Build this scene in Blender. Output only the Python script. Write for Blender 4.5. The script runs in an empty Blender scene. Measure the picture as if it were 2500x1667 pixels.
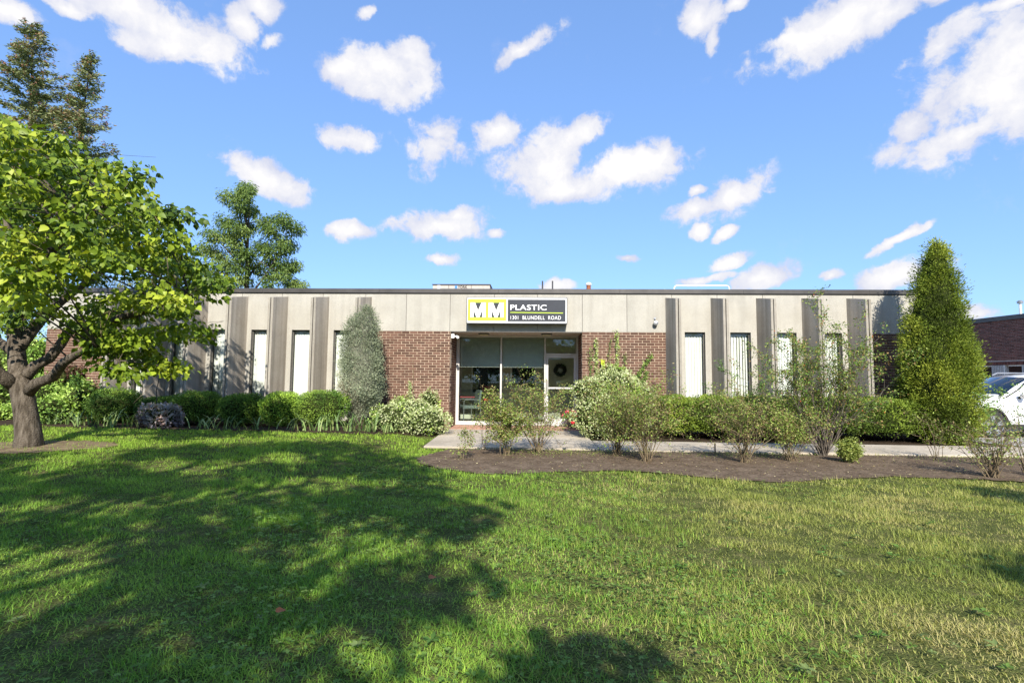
import bpy, math, random
import numpy as np
from mathutils import Vector, Matrix, Euler

random.seed(11)
RG = np.random.default_rng(11)
SC = bpy.context.scene
COL = SC.collection

# ------------------------------------------------------------------ camera
F = 1250.0                                   # focal length, in units of a 2500-wide frame (18 mm on 36 mm)
PSI, TH, ROLL = math.radians(2.36), math.radians(4.12), math.radians(0.55)
EYE = np.array([0.0, 0.0, 1.33])
FW = np.array([-math.sin(PSI)*math.cos(TH), math.cos(PSI)*math.cos(TH), math.sin(TH)])
_r0 = np.array([math.cos(PSI), math.sin(PSI), 0.0]); _u0 = np.cross(_r0, FW)
RT = _r0*math.cos(ROLL)+_u0*math.sin(ROLL); UP = -_r0*math.sin(ROLL)+_u0*math.cos(ROLL)
cd = bpy.data.cameras.new('camera'); cam = bpy.data.objects.new('camera', cd); COL.objects.link(cam)
cd.sensor_width = 36.0; cd.lens = 18.0; cd.clip_start = 0.05; cd.clip_end = 2000.0
M = Matrix((tuple(RT), tuple(UP), tuple(-FW))).transposed().to_4x4(); M.translation = Vector(EYE)
cam.matrix_world = M
SC.camera = cam

# ------------------------------------------------------------------ sun, sky, exposure
SUN = Vector((0.12, -1.0, 0.70)).normalized()
sl = bpy.data.lights.new('sun', 'SUN'); sl.energy = 4.2; sl.angle = math.radians(0.55); sl.color = (1.0, 0.93, 0.82)
so = bpy.data.objects.new('sun', sl); COL.objects.link(so); so.rotation_euler = SUN.to_track_quat('Z', 'Y').to_euler(); so.location = (4, -30, 22)
SC.view_settings.view_transform = 'Standard'; SC.view_settings.look = 'None'
SC.view_settings.exposure = 0.95; SC.view_settings.gamma = 1.0
try: SC.view_settings.use_curve_mapping = False
except Exception: pass
SC.cycles.use_denoising = True
SC.cycles.max_bounces = 5; SC.cycles.transparent_max_bounces = 8; SC.cycles.diffuse_bounces = 3
SC.cycles.sample_clamp_indirect = 6.0
try: SC.cycles.caustics_reflective = False; SC.cycles.caustics_refractive = False
except Exception: pass

def px_ray(x, y):
    return FW + RT*(x-1250.0)/F - UP*(y-833.5)/F
def at(x, y, Y):
    "point on the vertical plane at distance Y seen at photograph position x, y"
    d = px_ray(x, y); return EYE + d*(Y/d[1])
def gz(x, y):
    "height of the ground: it rises a little towards the left bed and falls towards the driveway"
    def ss(t): t = np.clip(t, 0, 1); return t*t*(3-2*t)
    x, y = np.asarray(x, float), np.asarray(y, float)
    return -.13*ss((x-9.3)/2.4)*ss((y-10.4)/2.2)+.20*ss((-1.9-x)/2.4)*ss((y-3.0)/7.0)
def gnd(x, y, Z=0.0):
    d = px_ray(x, y); g = 0.0
    for _ in range(12):
        p = EYE+d*((Z+g-EYE[2])/d[2]); g = .5*g+.5*float(gz(p[0], p[1]))
    return p

W = bpy.data.worlds.new('World'); SC.world = W; W.use_nodes = True
def build_world():
    nt = W.node_tree; N = nt.nodes; Lk = nt.links; N.clear()
    out = N.new('ShaderNodeOutputWorld'); bg = N.new('ShaderNodeBackground'); Lk.new(bg.outputs[0], out.inputs[0])
    sky = N.new('ShaderNodeTexSky'); sky.sky_type = 'NISHITA'; sky.sun_disc = False
    sky.sun_elevation = math.asin(SUN.z); sky.sun_rotation = math.atan2(SUN.x, SUN.y)
    sky.altitude = 150; sky.air_density = 1.0; sky.dust_density = 0.2; sky.ozone_density = 1.6
    bg.inputs[1].default_value = 0.15
    tc = N.new('ShaderNodeTexCoord')
    def math_(op, a, b=None, clamp=False):
        n = N.new('ShaderNodeMath'); n.operation = op; n.use_clamp = clamp
        for i, v in enumerate((a, b)):
            if v is None: continue
            if isinstance(v, (int, float)): n.inputs[i].default_value = v
            else: Lk.new(v, n.inputs[i])
        return n.outputs[0]
    # warp the direction a little so that the banks get ragged outlines
    wn = N.new('ShaderNodeTexNoise'); wn.inputs['Scale'].default_value = 9; wn.inputs['Detail'].default_value = 7; wn.inputs['Roughness'].default_value = .62
    Lk.new(tc.outputs['Generated'], wn.inputs['Vector'])
    sub = N.new('ShaderNodeVectorMath'); sub.operation = 'SUBTRACT'; Lk.new(wn.outputs['Color'], sub.inputs[0]); sub.inputs[1].default_value = (.5, .5, .5)
    scl = N.new('ShaderNodeVectorMath'); scl.operation = 'SCALE'; Lk.new(sub.outputs[0], scl.inputs[0]); scl.inputs['Scale'].default_value = .05
    add = N.new('ShaderNodeVectorMath'); add.operation = 'ADD'; Lk.new(tc.outputs['Generated'], add.inputs[0]); Lk.new(scl.outputs[0], add.inputs[1])
    wv = add.outputs[0]
    CL = [(300,15,120,48,0),(440,70,150,62,-8),(420,105,110,36,6),(600,60,50,50,0),(640,15,40,40,0),
          (950,180,105,78,10),(830,170,62,28,-8),(1000,140,50,40,0),(845,342,86,28,4),(575,398,62,42,-20),(665,432,92,46,-15),
          (1060,365,95,58,0),(1080,330,70,36,0),(1215,325,84,36,22),(1320,400,96,78,10),(1420,325,62,34,35),(1520,425,150,52,8),(1400,460,120,34,0),(1600,400,60,30,30),
          (1790,480,95,46,28),(1690,522,66,28,15),(1698,465,20,14,0),(1085,550,122,38,6),(1110,525,60,26,0),(1205,562,24,12,0),(855,568,48,20,6),
          (1280,115,80,24,24),(1700,40,66,46,-20),(1800,15,28,20,0),(1745,95,16,32,-10),
          (2060,45,200,60,14),(2200,12,160,34,10),(1930,100,90,22,4),(2420,230,180,135,20),(2300,110,84,40,25),(2225,310,56,34,-15),(2370,320,160,46,8),(2480,150,120,60,10),
          (1710,680,66,11,4),(1775,640,42,15,12),(1870,676,64,27,14),(2025,676,24,13,0),(2195,680,82,32,6),(2185,590,60,13,24),(1528,628,30,11,-10),(1075,634,42,13,8),
          (2385,768,56,22,0),(1362,700,44,18,0),(1715,568,24,16,10),(1775,578,24,14,20),(20,25,64,28,5),(150,15,34,18,0),(890,32,28,14,20),(665,105,34,14,25),(2460,8,50,16,0),(990,600,0,0,0)]
    # the cloud field goes on past the frame, all the way round
    rr = random.Random(5)
    for _ in range(34):
        az = rr.uniform(0, 2*math.pi); el = rr.uniform(.10, 1.15)
        d = np.array([math.cos(az)*math.cos(el), math.sin(az)*math.cos(el), math.sin(el)])
        q = d@FW
        if q > .1 and abs((d@RT)/q) < 1.12 and abs((d@UP)/q) < .78: continue
        CL.append((d, rr.uniform(.06, .17), rr.uniform(.03, .08), rr.uniform(-20, 20)))
    acc = None
    for c in CL:
        if len(c) == 5:
            x, y, rx, ry, ang = c
            if rx == 0: continue
            d = px_ray(x, y); l = np.linalg.norm(d); d = d/l; ax, ay = rx/F/l, ry/F/l
        else:
            d, ax, ay, ang = c
        rgt = np.cross(d, [0, 0, 1]); rgt /= np.linalg.norm(rgt); u = np.cross(rgt, d)
        a = math.radians(ang); r2 = rgt*math.cos(a)+u*math.sin(a); u2 = -rgt*math.sin(a)+u*math.cos(a)
        mt = Matrix((tuple(r2), tuple(u2), tuple(-d))).transposed()
        mp = N.new('ShaderNodeMapping'); mp.vector_type = 'TEXTURE'; Lk.new(wv, mp.inputs['Vector'])
        mp.inputs['Location'].default_value = tuple(d); mp.inputs['Rotation'].default_value = tuple(mt.to_euler())
        mp.inputs['Scale'].default_value = (ax*1.5, ay*1.5, max(ax, .06)*1.5)
        gr = N.new('ShaderNodeTexGradient'); gr.gradient_type = 'SPHERICAL'; Lk.new(mp.outputs[0], gr.inputs[0])
        acc = gr.outputs['Fac'] if acc is None else math_('MAXIMUM', acc, gr.outputs['Fac'])
    nz = N.new('ShaderNodeTexNoise'); nz.inputs['Scale'].default_value = 15; nz.inputs['Detail'].default_value = 10; nz.inputs['Roughness'].default_value = .62
    Lk.new(wv, nz.inputs['Vector'])
    dens = math_('ADD', acc, math_('MULTIPLY', math_('SUBTRACT', nz.outputs['Fac'], .5), 2.2))
    gate = math_('MULTIPLY', acc, 5.0, True)
    mr = N.new('ShaderNodeMapRange'); mr.interpolation_type = 'SMOOTHSTEP'; Lk.new(dens, mr.inputs[0]); mr.inputs[1].default_value = .17; mr.inputs[2].default_value = .58
    cov = math_('MULTIPLY', mr.outputs[0], gate, True)
    # thin wisps
    wz = N.new('ShaderNodeTexNoise'); wz.inputs['Scale'].default_value = 5.5; wz.inputs['Detail'].default_value = 10; wz.inputs['Roughness'].default_value = .7; Lk.new(wv, wz.inputs['Vector'])
    wr = N.new('ShaderNodeMapRange'); Lk.new(wz.outputs['Fac'], wr.inputs[0]); wr.inputs[1].default_value = .60; wr.inputs[2].default_value = .85; wr.inputs[4].default_value = .35
    cov = math_('MAXIMUM', cov, wr.outputs[0])
    # billow shading: thicker parts whiter, thin and low parts pale lavender
    sh = N.new('ShaderNodeTexNoise'); sh.inputs['Scale'].default_value = 11; sh.inputs['Detail'].default_value = 6
    off = N.new('ShaderNodeVectorMath'); off.operation = 'ADD'; Lk.new(wv, off.inputs[0]); off.inputs[1].default_value = (0, 0, .035); Lk.new(off.outputs[0], sh.inputs['Vector'])
    sm = N.new('ShaderNodeMapRange'); Lk.new(math_('SUBTRACT', math_('ADD', dens, .0), math_('MULTIPLY', math_('SUBTRACT', sh.outputs['Fac'], .45), 1.6)), sm.inputs[0])
    sm.inputs[1].default_value = .15; sm.inputs[2].default_value = .95
    cc = N.new('ShaderNodeMix'); cc.data_type = 'RGBA'; Lk.new(sm.outputs[0], cc.inputs[0]); cc.inputs[6].default_value = (2.35, 2.48, 3.05, 1); cc.inputs[7].default_value = (3.55, 3.5, 3.5, 1)
    mix = N.new('ShaderNodeMix'); mix.data_type = 'RGBA'; Lk.new(cov, mix.inputs[0])
    gm = N.new('ShaderNodeGamma'); gm.inputs[1].default_value = .50; Lk.new(sky.outputs[0], gm.inputs[0])      # the camera's tone curve for the bright sky
    tn = N.new('ShaderNodeMix'); tn.data_type = 'RGBA'; tn.blend_type = 'MULTIPLY'; tn.inputs[0].default_value = 1; Lk.new(gm.outputs[0], tn.inputs[6]); tn.inputs[7].default_value = (.80, 1.18, 1.84, 1)
    Lk.new(tn.outputs[2], mix.inputs[6]); Lk.new(cc.outputs[2], mix.inputs[7])
    Lk.new(mix.outputs[2], bg.inputs[0])
build_world()
try: W.cycles.sampling_method = 'MANUAL'; W.cycles.sample_map_resolution = 512
except Exception: pass

# ------------------------------------------------------------------ scene helpers
WL = {}
def link(o, parent=None):
    COL.objects.link(o)
    if parent is not None:
        o.parent = parent
        o.matrix_parent_inverse = Matrix.Translation(-Vector(WL.get(parent.name, (0, 0, 0))))
    return o
def tag(o, label=None, cat=None, group=None, kind=None):
    for k, v in (('label', label), ('category', cat), ('group', group), ('kind', kind)):
        if v: o[k] = v
    return o
def thing(name, label, cat, loc=(0, 0, 0), group=None):
    o = bpy.data.objects.new(name, None); o.location = loc; o.empty_display_size = .1; COL.objects.link(o); WL[o.name] = tuple(loc)
    return tag(o, label, cat, group)

class MB:
    def __init__(s): s.v = []; s.f = []; s.m = []
    def face(s, pts, m=0):
        b = len(s.v); s.v += [tuple(p) for p in pts]; s.f.append(tuple(range(b, b+len(pts)))); s.m.append(m)
    def box(s, x0, x1, y0, y1, z0, z1, m=0):
        b = len(s.v)
        s.v += [(x0,y0,z0),(x1,y0,z0),(x1,y1,z0),(x0,y1,z0),(x0,y0,z1),(x1,y0,z1),(x1,y1,z1),(x0,y1,z1)]
        for q in ((0,3,2,1),(4,5,6,7),(0,1,5,4),(1,2,6,5),(2,3,7,6),(3,0,4,7)): s.f.append(tuple(b+i for i in q)); s.m.append(m)
        return s
    def prism(s, poly, axis, a, b_, m=0):
        "extrude a 2-D polygon along axis from a to b_"
        n = len(poly); b = len(s.v)
        def P(p, t): return {'x': (t, p[0], p[1]), 'y': (p[0], t, p[1]), 'z': (p[0], p[1], t)}[axis]
        s.v += [P(p, a) for p in poly]+[P(p, b_) for p in poly]
        s.f.append(tuple(b+i for i in range(n))); s.m.append(m); s.f.append(tuple(b+n+i for i in reversed(range(n)))); s.m.append(m)
        for i in range(n):
            j = (i+1) % n; s.f.append((b+i, b+n+i, b+n+j, b+j)); s.m.append(m)
        return s
    def tube(s, pts, rad, n=6, m=0, cap=True):
        pts = [Vector(p) for p in pts]; k = len(pts)
        if not hasattr(rad, '__len__'): rad = [rad]*k
        b = len(s.v); ref = None
        for i, p in enumerate(pts):
            t = (pts[min(i+1, k-1)]-pts[max(i-1, 0)])
            t = t.normalized() if t.length > 1e-9 else Vector((0, 0, 1))
            if ref is None:
                ref = t.orthogonal().normalized()
            ref = (ref-t*ref.dot(t)); ref = ref.normalized() if ref.length > 1e-6 else t.orthogonal().normalized()
            q = t.cross(ref)
            for j in range(n):
                a = 2*math.pi*j/n; s.v.append(tuple(p+(ref*math.cos(a)+q*math.sin(a))*rad[i]))
        for i in range(k-1):
            for j in range(n):
                jj = (j+1) % n; s.f.append((b+i*n+j, b+i*n+jj, b+(i+1)*n+jj, b+(i+1)*n+j)); s.m.append(m)
        if cap and n > 2:
            s.f.append(tuple(b+j for j in reversed(range(n)))); s.m.append(m)
            s.f.append(tuple(b+(k-1)*n+j for j in range(n))); s.m.append(m)
        return s
    def lathe(s, prof, c, axis='z', n=20, m=0):
        "revolve (radius, height) pairs about an axis through c"
        b = len(s.v); k = len(prof); c = Vector(c)
        for r, h in prof:
            for j in range(n):
                a = 2*math.pi*j/n; u, w = r*math.cos(a), r*math.sin(a)
                s.v.append(tuple(c+{'z': Vector((u, w, h)), 'y': Vector((u, h, w)), 'x': Vector((h, u, w))}[axis]))
        for i in range(k-1):
            for j in range(n):
                jj = (j+1) % n; s.f.append((b+i*n+j, b+i*n+jj, b+(i+1)*n+jj, b+(i+1)*n+j)); s.m.append(m)
        s.f.append(tuple(b+j for j in reversed(range(n)))); s.m.append(m); s.f.append(tuple(b+(k-1)*n+j for j in range(n))); s.m.append(m)
        return s
    def mesh(s, name, mats, smooth=False):
        me = bpy.data.meshes.new(name); me.from_pydata(s.v, [], s.f)
        for mm in (mats if isinstance(mats, (list, tuple)) else [mats]): me.materials.append(mm)
        if any(s.m): me.polygons.foreach_set('material_index', s.m)
        if smooth: me.polygons.foreach_set('use_smooth', [True]*len(me.polygons))
        me.update(); return me
    def build(s, name, mats, parent=None, smooth=False, bevel=0, fix=True):
        me = s.mesh(name, mats, smooth)
        if fix:
            import bmesh
            bm = bmesh.new(); bm.from_mesh(me); bmesh.ops.recalc_face_normals(bm, faces=bm.faces); bm.to_mesh(me); bm.free()
        o = bpy.data.objects.new(name, me); link(o, parent)
        if bevel:
            md = o.modifiers.new('bevel', 'BEVEL'); md.width = bevel; md.segments = 2; md.limit_method = 'ANGLE'
        return o

# ------------------------------------------------------------------ materials
def nodes(name):
    m = bpy.data.materials.new(name); m.use_nodes = True; nt = m.node_tree
    return m, nt, nt.nodes, nt.links, nt.nodes['Principled BSDF']
def ramp(N, stops):
    r = N.new('ShaderNodeValToRGB'); e = r.color_ramp.elements
    while len(e) > 1: e.remove(e[-1])
    e[0].position = stops[0][0]; e[0].color = (*stops[0][1], 1)
    for p, c in stops[1:]:
        k = e.new(p); k.color = (*c, 1)
    return r
def pmat(name, stops, scale=6, detail=6, rough=.8, spec=.3, bump=0, bscale=60, metal=0, stretch=(1, 1, 1), stain=None, rand=0, speck=None):
    m, nt, N, Lk, B = nodes(name)
    tc = N.new('ShaderNodeTexCoord'); mp = N.new('ShaderNodeMapping'); mp.inputs['Scale'].default_value = stretch
    Lk.new(tc.outputs['Object'], mp.inputs[0])
    nz = N.new('ShaderNodeTexNoise'); nz.inputs['Scale'].default_value = scale; nz.inputs['Detail'].default_value = detail; nz.inputs['Roughness'].default_value = .6
    Lk.new(mp.outputs[0], nz.inputs['Vector'])
    r = ramp(N, stops); Lk.new(nz.outputs['Fac'], r.inputs[0]); col = r.outputs[0]
    def mul(c, fac_out, lo, hi):
        mr = N.new('ShaderNodeMapRange'); Lk.new(fac_out, mr.inputs[0]); mr.inputs[1].default_value = lo[0]; mr.inputs[2].default_value = hi[0]; mr.inputs[3].default_value = lo[1]; mr.inputs[4].default_value = hi[1]
        mx = N.new('ShaderNodeMix'); mx.data_type = 'RGBA'; mx.blend_type = 'MULTIPLY'; mx.inputs[0].default_value = 1
        Lk.new(c, mx.inputs[6]); Lk.new(mr.outputs[0], mx.inputs[7]); return mx.outputs[2]
    if speck:       # (scale, amount): exposed aggregate
        vn = N.new('ShaderNodeTexNoise'); vn.inputs['Scale'].default_value = speck[0]; vn.inputs['Detail'].default_value = 3; Lk.new(tc.outputs['Object'], vn.inputs['Vector'])
        col = mul(col, vn.outputs['Fac'], (.35, 1-speck[1]), (.62, 1+speck[1]*.35))
    if stain:       # (stretch, scale, lo, hi, darkness): streaks
        sm = N.new('ShaderNodeMapping'); sm.inputs['Scale'].default_value = stain[0]; Lk.new(tc.outputs['Object'], sm.inputs[0])
        sn = N.new('ShaderNodeTexNoise'); sn.inputs['Scale'].default_value = stain[1]; sn.inputs['Detail'].default_value = 5; Lk.new(sm.outputs[0], sn.inputs['Vector'])
        col = mul(col, sn.outputs['Fac'], (stain[2], stain[4]), (stain[3], 1.0))
    if rand:
        oi = N.new('ShaderNodeObjectInfo'); ge = N.new('ShaderNodeNewGeometry'); ad = N.new('ShaderNodeMath'); ad.operation = 'ADD'
        Lk.new(oi.outputs['Random'], ad.inputs[0]); Lk.new(ge.outputs['Random Per Island'], ad.inputs[1])
        fr = N.new('ShaderNodeMath'); fr.operation = 'FRACT'; Lk.new(ad.outputs[0], fr.inputs[0])
        col = mul(col, fr.outputs[0], (0, 1-rand), (1, 1+rand))
    Lk.new(col, B.inputs['Base Color'])
    B.inputs['Roughness'].default_value = rough; B.inputs['Metallic'].default_value = metal
    B.inputs['Specular IOR Level'].default_value = spec
    if bump:
        bn = N.new('ShaderNodeTexNoise'); bn.inputs['Scale'].default_value = bscale; bn.inputs['Detail'].default_value = 5; Lk.new(tc.outputs['Object'], bn.inputs['Vector'])
        bp = N.new('ShaderNodeBump'); bp.inputs['Strength'].default_value = bump; bp.inputs['Distance'].default_value = .02; Lk.new(bn.outputs['Fac'], bp.inputs['Height']); Lk.new(bp.outputs[0], B.inputs['Normal'])
    return m
def flat(name, c, rough=.6, metal=0, spec=.4, var=.12, scale=12, coat=0, bump=0):
    lo = tuple(x*(1-var) for x in c); hi = tuple(min(1, x*(1+var)) for x in c)
    m = pmat(name, [(.3, lo), (.7, hi)], scale, 4, rough, spec, bump, 90, metal)
    if coat: m.node_tree.nodes['Principled BSDF'].inputs['Coat Weight'].default_value = coat
    return m
def leafmat(name, trans=.38, rough=.5, warm=(1.25, 1.2, .45)):
    m, nt, N, Lk, B = nodes(name)
    a = N.new('ShaderNodeAttribute'); a.attribute_name = 'Col'
    Lk.new(a.outputs['Color'], B.inputs['Base Color']); B.inputs['Roughness'].default_value = rough; B.inputs['Specular IOR Level'].default_value = .25
    tr = N.new('ShaderNodeBsdfTranslucent'); mx = N.new('ShaderNodeMix'); mx.data_type = 'RGBA'; mx.blend_type = 'MULTIPLY'; mx.inputs[0].default_value = 1
    Lk.new(a.outputs['Color'], mx.inputs[6]); mx.inputs[7].default_value = (*warm, 1); Lk.new(mx.outputs[2], tr.inputs[0])
    ms = N.new('ShaderNodeMixShader'); ms.inputs[0].default_value = trans; Lk.new(B.outputs[0], ms.inputs[1]); Lk.new(tr.outputs[0], ms.inputs[2])
    Lk.new(ms.outputs[0], N['Material Output'].inputs[0]); return m
def glassmat(name, tint=(.8, .84, .82), ior=1.5, extra=.0):
    m, nt, N, Lk, B = nodes(name); N.remove(B)
    t = N.new('ShaderNodeBsdfTransparent'); t.inputs[0].default_value = (*tint, 1); g = N.new('ShaderNodeBsdfGlossy'); g.inputs['Roughness'].default_value = .015; g.inputs[0].default_value = (.95, .97, 1, 1)
    fr = N.new('ShaderNodeFresnel'); fr.inputs[0].default_value = ior; ad = N.new('ShaderNodeMath'); ad.operation = 'ADD'; ad.use_clamp = True; Lk.new(fr.outputs[0], ad.inputs[0]); ad.inputs[1].default_value = extra
    nz = N.new('ShaderNodeTexNoise'); nz.inputs['Scale'].default_value = 1.3; bp = N.new('ShaderNodeBump'); bp.inputs['Strength'].default_value = .02; Lk.new(nz.outputs['Fac'], bp.inputs['Height']); Lk.new(bp.outputs[0], g.inputs['Normal'])
    ms = N.new('ShaderNodeMixShader'); Lk.new(ad.outputs[0], ms.inputs[0]); Lk.new(t.outputs[0], ms.inputs[1]); Lk.new(g.outputs[0], ms.inputs[2]); Lk.new(ms.outputs[0], N['Material Output'].inputs[0]); return m

m_conc = pmat('aggregate_concrete', [(.3, (.405, .385, .335)), (.7, (.475, .455, .40))], 2.2, 6, .9, .15, .25, 140, stain=((3.0, 3.0, .18), 2.0, .36, .56, .91), speck=(85, .32))
m_fin = pmat('stained_concrete', [(.3, (.45, .395, .32)), (.7, (.53, .475, .395))], 2.0, 6, .92, .1, .25, 140, stain=((5.0, 5.0, .12), 1.6, .33, .58, .70), speck=(85, .28))
m_nose = pmat('weathered_concrete', [(.3, (.32, .295, .25)), (.7, (.41, .38, .325))], 3, 6, .92, .1, .25, 140, stain=((5.0, 5.0, .12), 1.6, .33, .58, .78), speck=(85, .30))
m_found = pmat('foundation_concrete', [(.3, (.30, .28, .25)), (.7, (.40, .37, .33))], 5, 5, .95, .1, .3, 80)
m_brick = pmat('brown_brick', [(.25, (.095, .050, .035)), (.55, (.135, .074, .053)), (.8, (.17, .098, .072))], 9, 6, .88, .2, .35, 120, rand=.30)
m_brick2 = pmat('dark_brick', [(.25, (.10, .040, .032)), (.75, (.16, .066, .05))], 6, 6, .88, .2, .3, 90, rand=.35)
m_mortar = pmat('mortar', [(.3, (.54, .425, .31)), (.7, (.68, .555, .42))], 3.0, 6, .95, .1, .3, 120, stain=((1, 1, 1), .8, .38, .52, .75))
m_mortar2 = pmat('grey_mortar', [(.3, (.33, .28, .24)), (.7, (.45, .39, .33))], 5, 5, .95, .1, .3, 120)
m_coping = flat('dark_bronze_metal', (.085, .078, .072), .38, .35, .5, .18, 3)
m_alu = pmat('weathered_aluminium', [(.3, (.50, .49, .46)), (.7, (.66, .65, .61))], 3, 5, .5, .4, .1, 40)
m_wframe = flat('bronze_window_frame', (.12, .115, .10), .45, .3)
m_soffit = flat('soffit_paint', (.50, .44, .36), .7)
m_white = flat('white_paint', (.78, .78, .75), .5)
m_blind = flat('white_blind', (.74, .745, .705), .6, var=.05)
m_shade = flat('grey_shade_fabric', (.86, .82, .72), .85, var=.05)
m_glass = glassmat('clear_glass', (.88, .92, .90), 1.5, .0)
m_glass2 = glassmat('window_glass', (.985, 1.0, .99), 1.4, .0)
m_lobby = flat('grey_green_paint', (.66, .64, .51), .8, var=.06)
m_dark = flat('dark_interior', (.02, .021, .024), .6)
m_floor = flat('lobby_floor', (.22, .20, .17), .5)
m_tile = pmat('terracotta_tile', [(.3, (.40, .215, .15)), (.7, (.52, .30, .215))], 5, 5, .7, .3, .1, 60, rand=.14)
m_roof = flat('roof_gravel', (.22, .21, .20), .95, var=.3, scale=60)
m_black = flat('black_metal', (.018, .018, .018), .45)
m_grn = flat('lime_sign_face', (.47, .62, .055), .35, var=.03)
m_signdk = flat('charcoal_sign_face', (.045, .048, .056), .3, var=.05)
m_signwh = flat('white_sign_face', (.86, .87, .87), .35, var=.02)
m_signfr = flat('sign_cabinet_grey', (.10, .105, .11), .4, .3)
m_leaf = leafmat('broad_leaf', .26, .45); m_needle = leafmat('evergreen_leaf', .18, .6, (1.1, 1.1, .5)); m_grass = leafmat('grass_blade', .38, .6, (1.15, 1.15, .5))
m_bark = pmat('grey_brown_bark', [(.32, (.045, .036, .026)), (.5, (.115, .095, .072)), (.72, (.20, .17, .135))], 22, 9, .95, .1, 1.0, 48, stretch=(1, 1, .16))
m_bark2 = pmat('dark_bark', [(.3, (.05, .038, .028)), (.7, (.13, .10, .075))], 12, 7, .95, .1, .6, 40, stretch=(1, 1, .3))
m_cane = pmat('rose_cane', [(.25, (.10, .065, .04)), (.5, (.17, .13, .08)), (.8, (.21, .19, .09))], 5, 6, .8, .2)
m_greycane = pmat('old_grey_cane', [(.25, (.075, .06, .048)), (.8, (.20, .175, .145))], 7, 6, .9, .2)
m_core = pmat('dark_shrub_core', [(.3, (.018, .026, .008)), (.7, (.045, .055, .018))], 18, 6, 1, .0, 1, 40)  # solid core, much darker than the leaves; closes gaps, no separate twigs
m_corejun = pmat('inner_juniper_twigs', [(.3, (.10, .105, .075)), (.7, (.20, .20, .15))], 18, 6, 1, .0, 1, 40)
m_walk = pmat('pale_concrete_walk', [(.3, (.42, .365, .285)), (.7, (.55, .485, .39))], 2.5, 8, .95, .1, .2, 70, speck=(40, .15), stain=((1, 1, 1), .7, .35, .6, .8))
m_asph = pmat('worn_drive', [(.3, (.30, .28, .255)), (.7, (.42, .395, .36))], 2, 8, .95, .1, .25, 60, speck=(50, .2))
m_soil = pmat('bed_soil', [(.3, (.030, .021, .014)), (.7, (.075, .055, .038))], 6, 8, 1, .05, .9, 30)
m_mulch = pmat('bare_mulch', [(.25, (.09, .064, .044)), (.55, (.155, .116, .082)), (.8, (.225, .172, .122))], 4, 9, 1, .05, .9, 28, speck=(26, .35))
m_lawn = pmat('lawn_turf', [(.3, (.055, .068, .020)), (.5, (.10, .115, .034)), (.7, (.17, .155, .065))], 7, 9, 1, .05, 1.0, 60, speck=(70, .6))  # soil and thatch tone, darkened so gaps pass for shade between blades
m_car = flat('white_car_paint', (.80, .80, .79), .22, 0, .6, .02, 2, coat=.6)
m_rubber = flat('tyre_rubber', (.035, .035, .035), .85); m_clad = flat('black_plastic', (.025, .025, .026), .6)
m_alloy = flat('machined_alloy', (.62, .62, .64), .3, .85)
m_carglass = glassmat('car_glass', (.28, .33, .34), 1.5, .10)
m_red = flat('red_plastic', (.42, .07, .09), .5); m_chair = flat('chair_vinyl', (.16, .19, .18), .5); m_steel = flat('grey_steel', (.42, .43, .44), .35, .7)
m_acbeige = flat('beige_unit_paint', (.42, .38, .33), .6); m_blue = flat('blue_label', (.06, .22, .65), .4)
m_rust = flat('rusty_pipe', (.25, .085, .04), .8, var=.3)
m_flower = flat('red_petals', (.5, .02, .025), .6); m_pink = flat('pink_petals', (.6, .10, .16), .6)
m_fence = flat('fluted_block', (.40, .39, .37), .9, var=.15)

# ------------------------------------------------------------------ leaf meshes
T_DIA = (np.array([(0,0,0),(.45,.5,.07),(1,0,-.06),(.45,-.5,.07)], float), [(0,3,2),(0,2,1)])
T_HEART = (np.array([(0,0,0),(.12,.40,.06),(.42,.52,.08),(1,0,-.22),(.42,-.52,.08),(.12,-.40,.06),(.42,0,-.02)], float), [(6,0,1),(6,1,2),(6,2,3),(6,3,4),(6,4,5),(6,5,0)])
T_BLADE = (np.array([(0,-.5,0),(0,.5,0),(.55,-.38,-.05),(.55,.38,-.05),(1,0,-.28)], float), [(0,1,3),(0,3,2),(2,3,4)])
T_TRI = (np.array([(0,-.5,0),(0,.5,0),(1,0,0)], float), [(0,1,2)])
T_STRAP = (np.array([(0,-.5,0),(0,.5,0),(.4,-.5,.03),(.4,.5,.03),(.72,-.42,-.06),(.72,.42,-.06),(1,0,-.34)], float), [(0,1,3),(0,3,2),(2,3,5),(2,5,4),(4,5,6)])
def unit(a): return a/np.maximum(np.linalg.norm(a, axis=-1, keepdims=True), 1e-9)
def leafdata(name, P, A, Nn, L, Wd, tm, col, mat):
    T, Fc = tm; n, m, k = len(P), len(T), len(Fc)
    A = unit(A); S = unit(np.cross(A, Nn)); Nn = np.cross(S, A); L = np.broadcast_to(L, (n,)); Wd = np.broadcast_to(Wd, (n,))
    V = P[:, None, :] + (L[:, None]*T[None, :, 0])[..., None]*A[:, None, :] + (Wd[:, None]*T[None, :, 1])[..., None]*S[:, None, :] + (L[:, None]*T[None, :, 2])[..., None]*Nn[:, None, :]
    FI = (np.array(Fc, np.int32)[None]+(np.arange(n, dtype=np.int32)*m)[:, None, None]).reshape(-1)
    me = bpy.data.meshes.new(name); me.vertices.add(n*m); me.vertices.foreach_set('co', V.astype(np.float32).ravel())
    me.loops.add(n*k*3); me.loops.foreach_set('vertex_index', FI)
    me.polygons.add(n*k); me.polygons.foreach_set('loop_start', np.arange(0, n*k*3, 3, dtype=np.int32))
    try: me.polygons.foreach_set('loop_total', np.full(n*k, 3, np.int32))
    except Exception: pass
    me.update(calc_edges=True)
    ca = me.color_attributes.new('Col', 'FLOAT_COLOR', 'POINT')
    c4 = np.ones((n, m, 4), np.float32); c4[..., :3] = col[:, None, :]; ca.data.foreach_set('color', c4.ravel())
    me.materials.append(mat); return me
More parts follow.
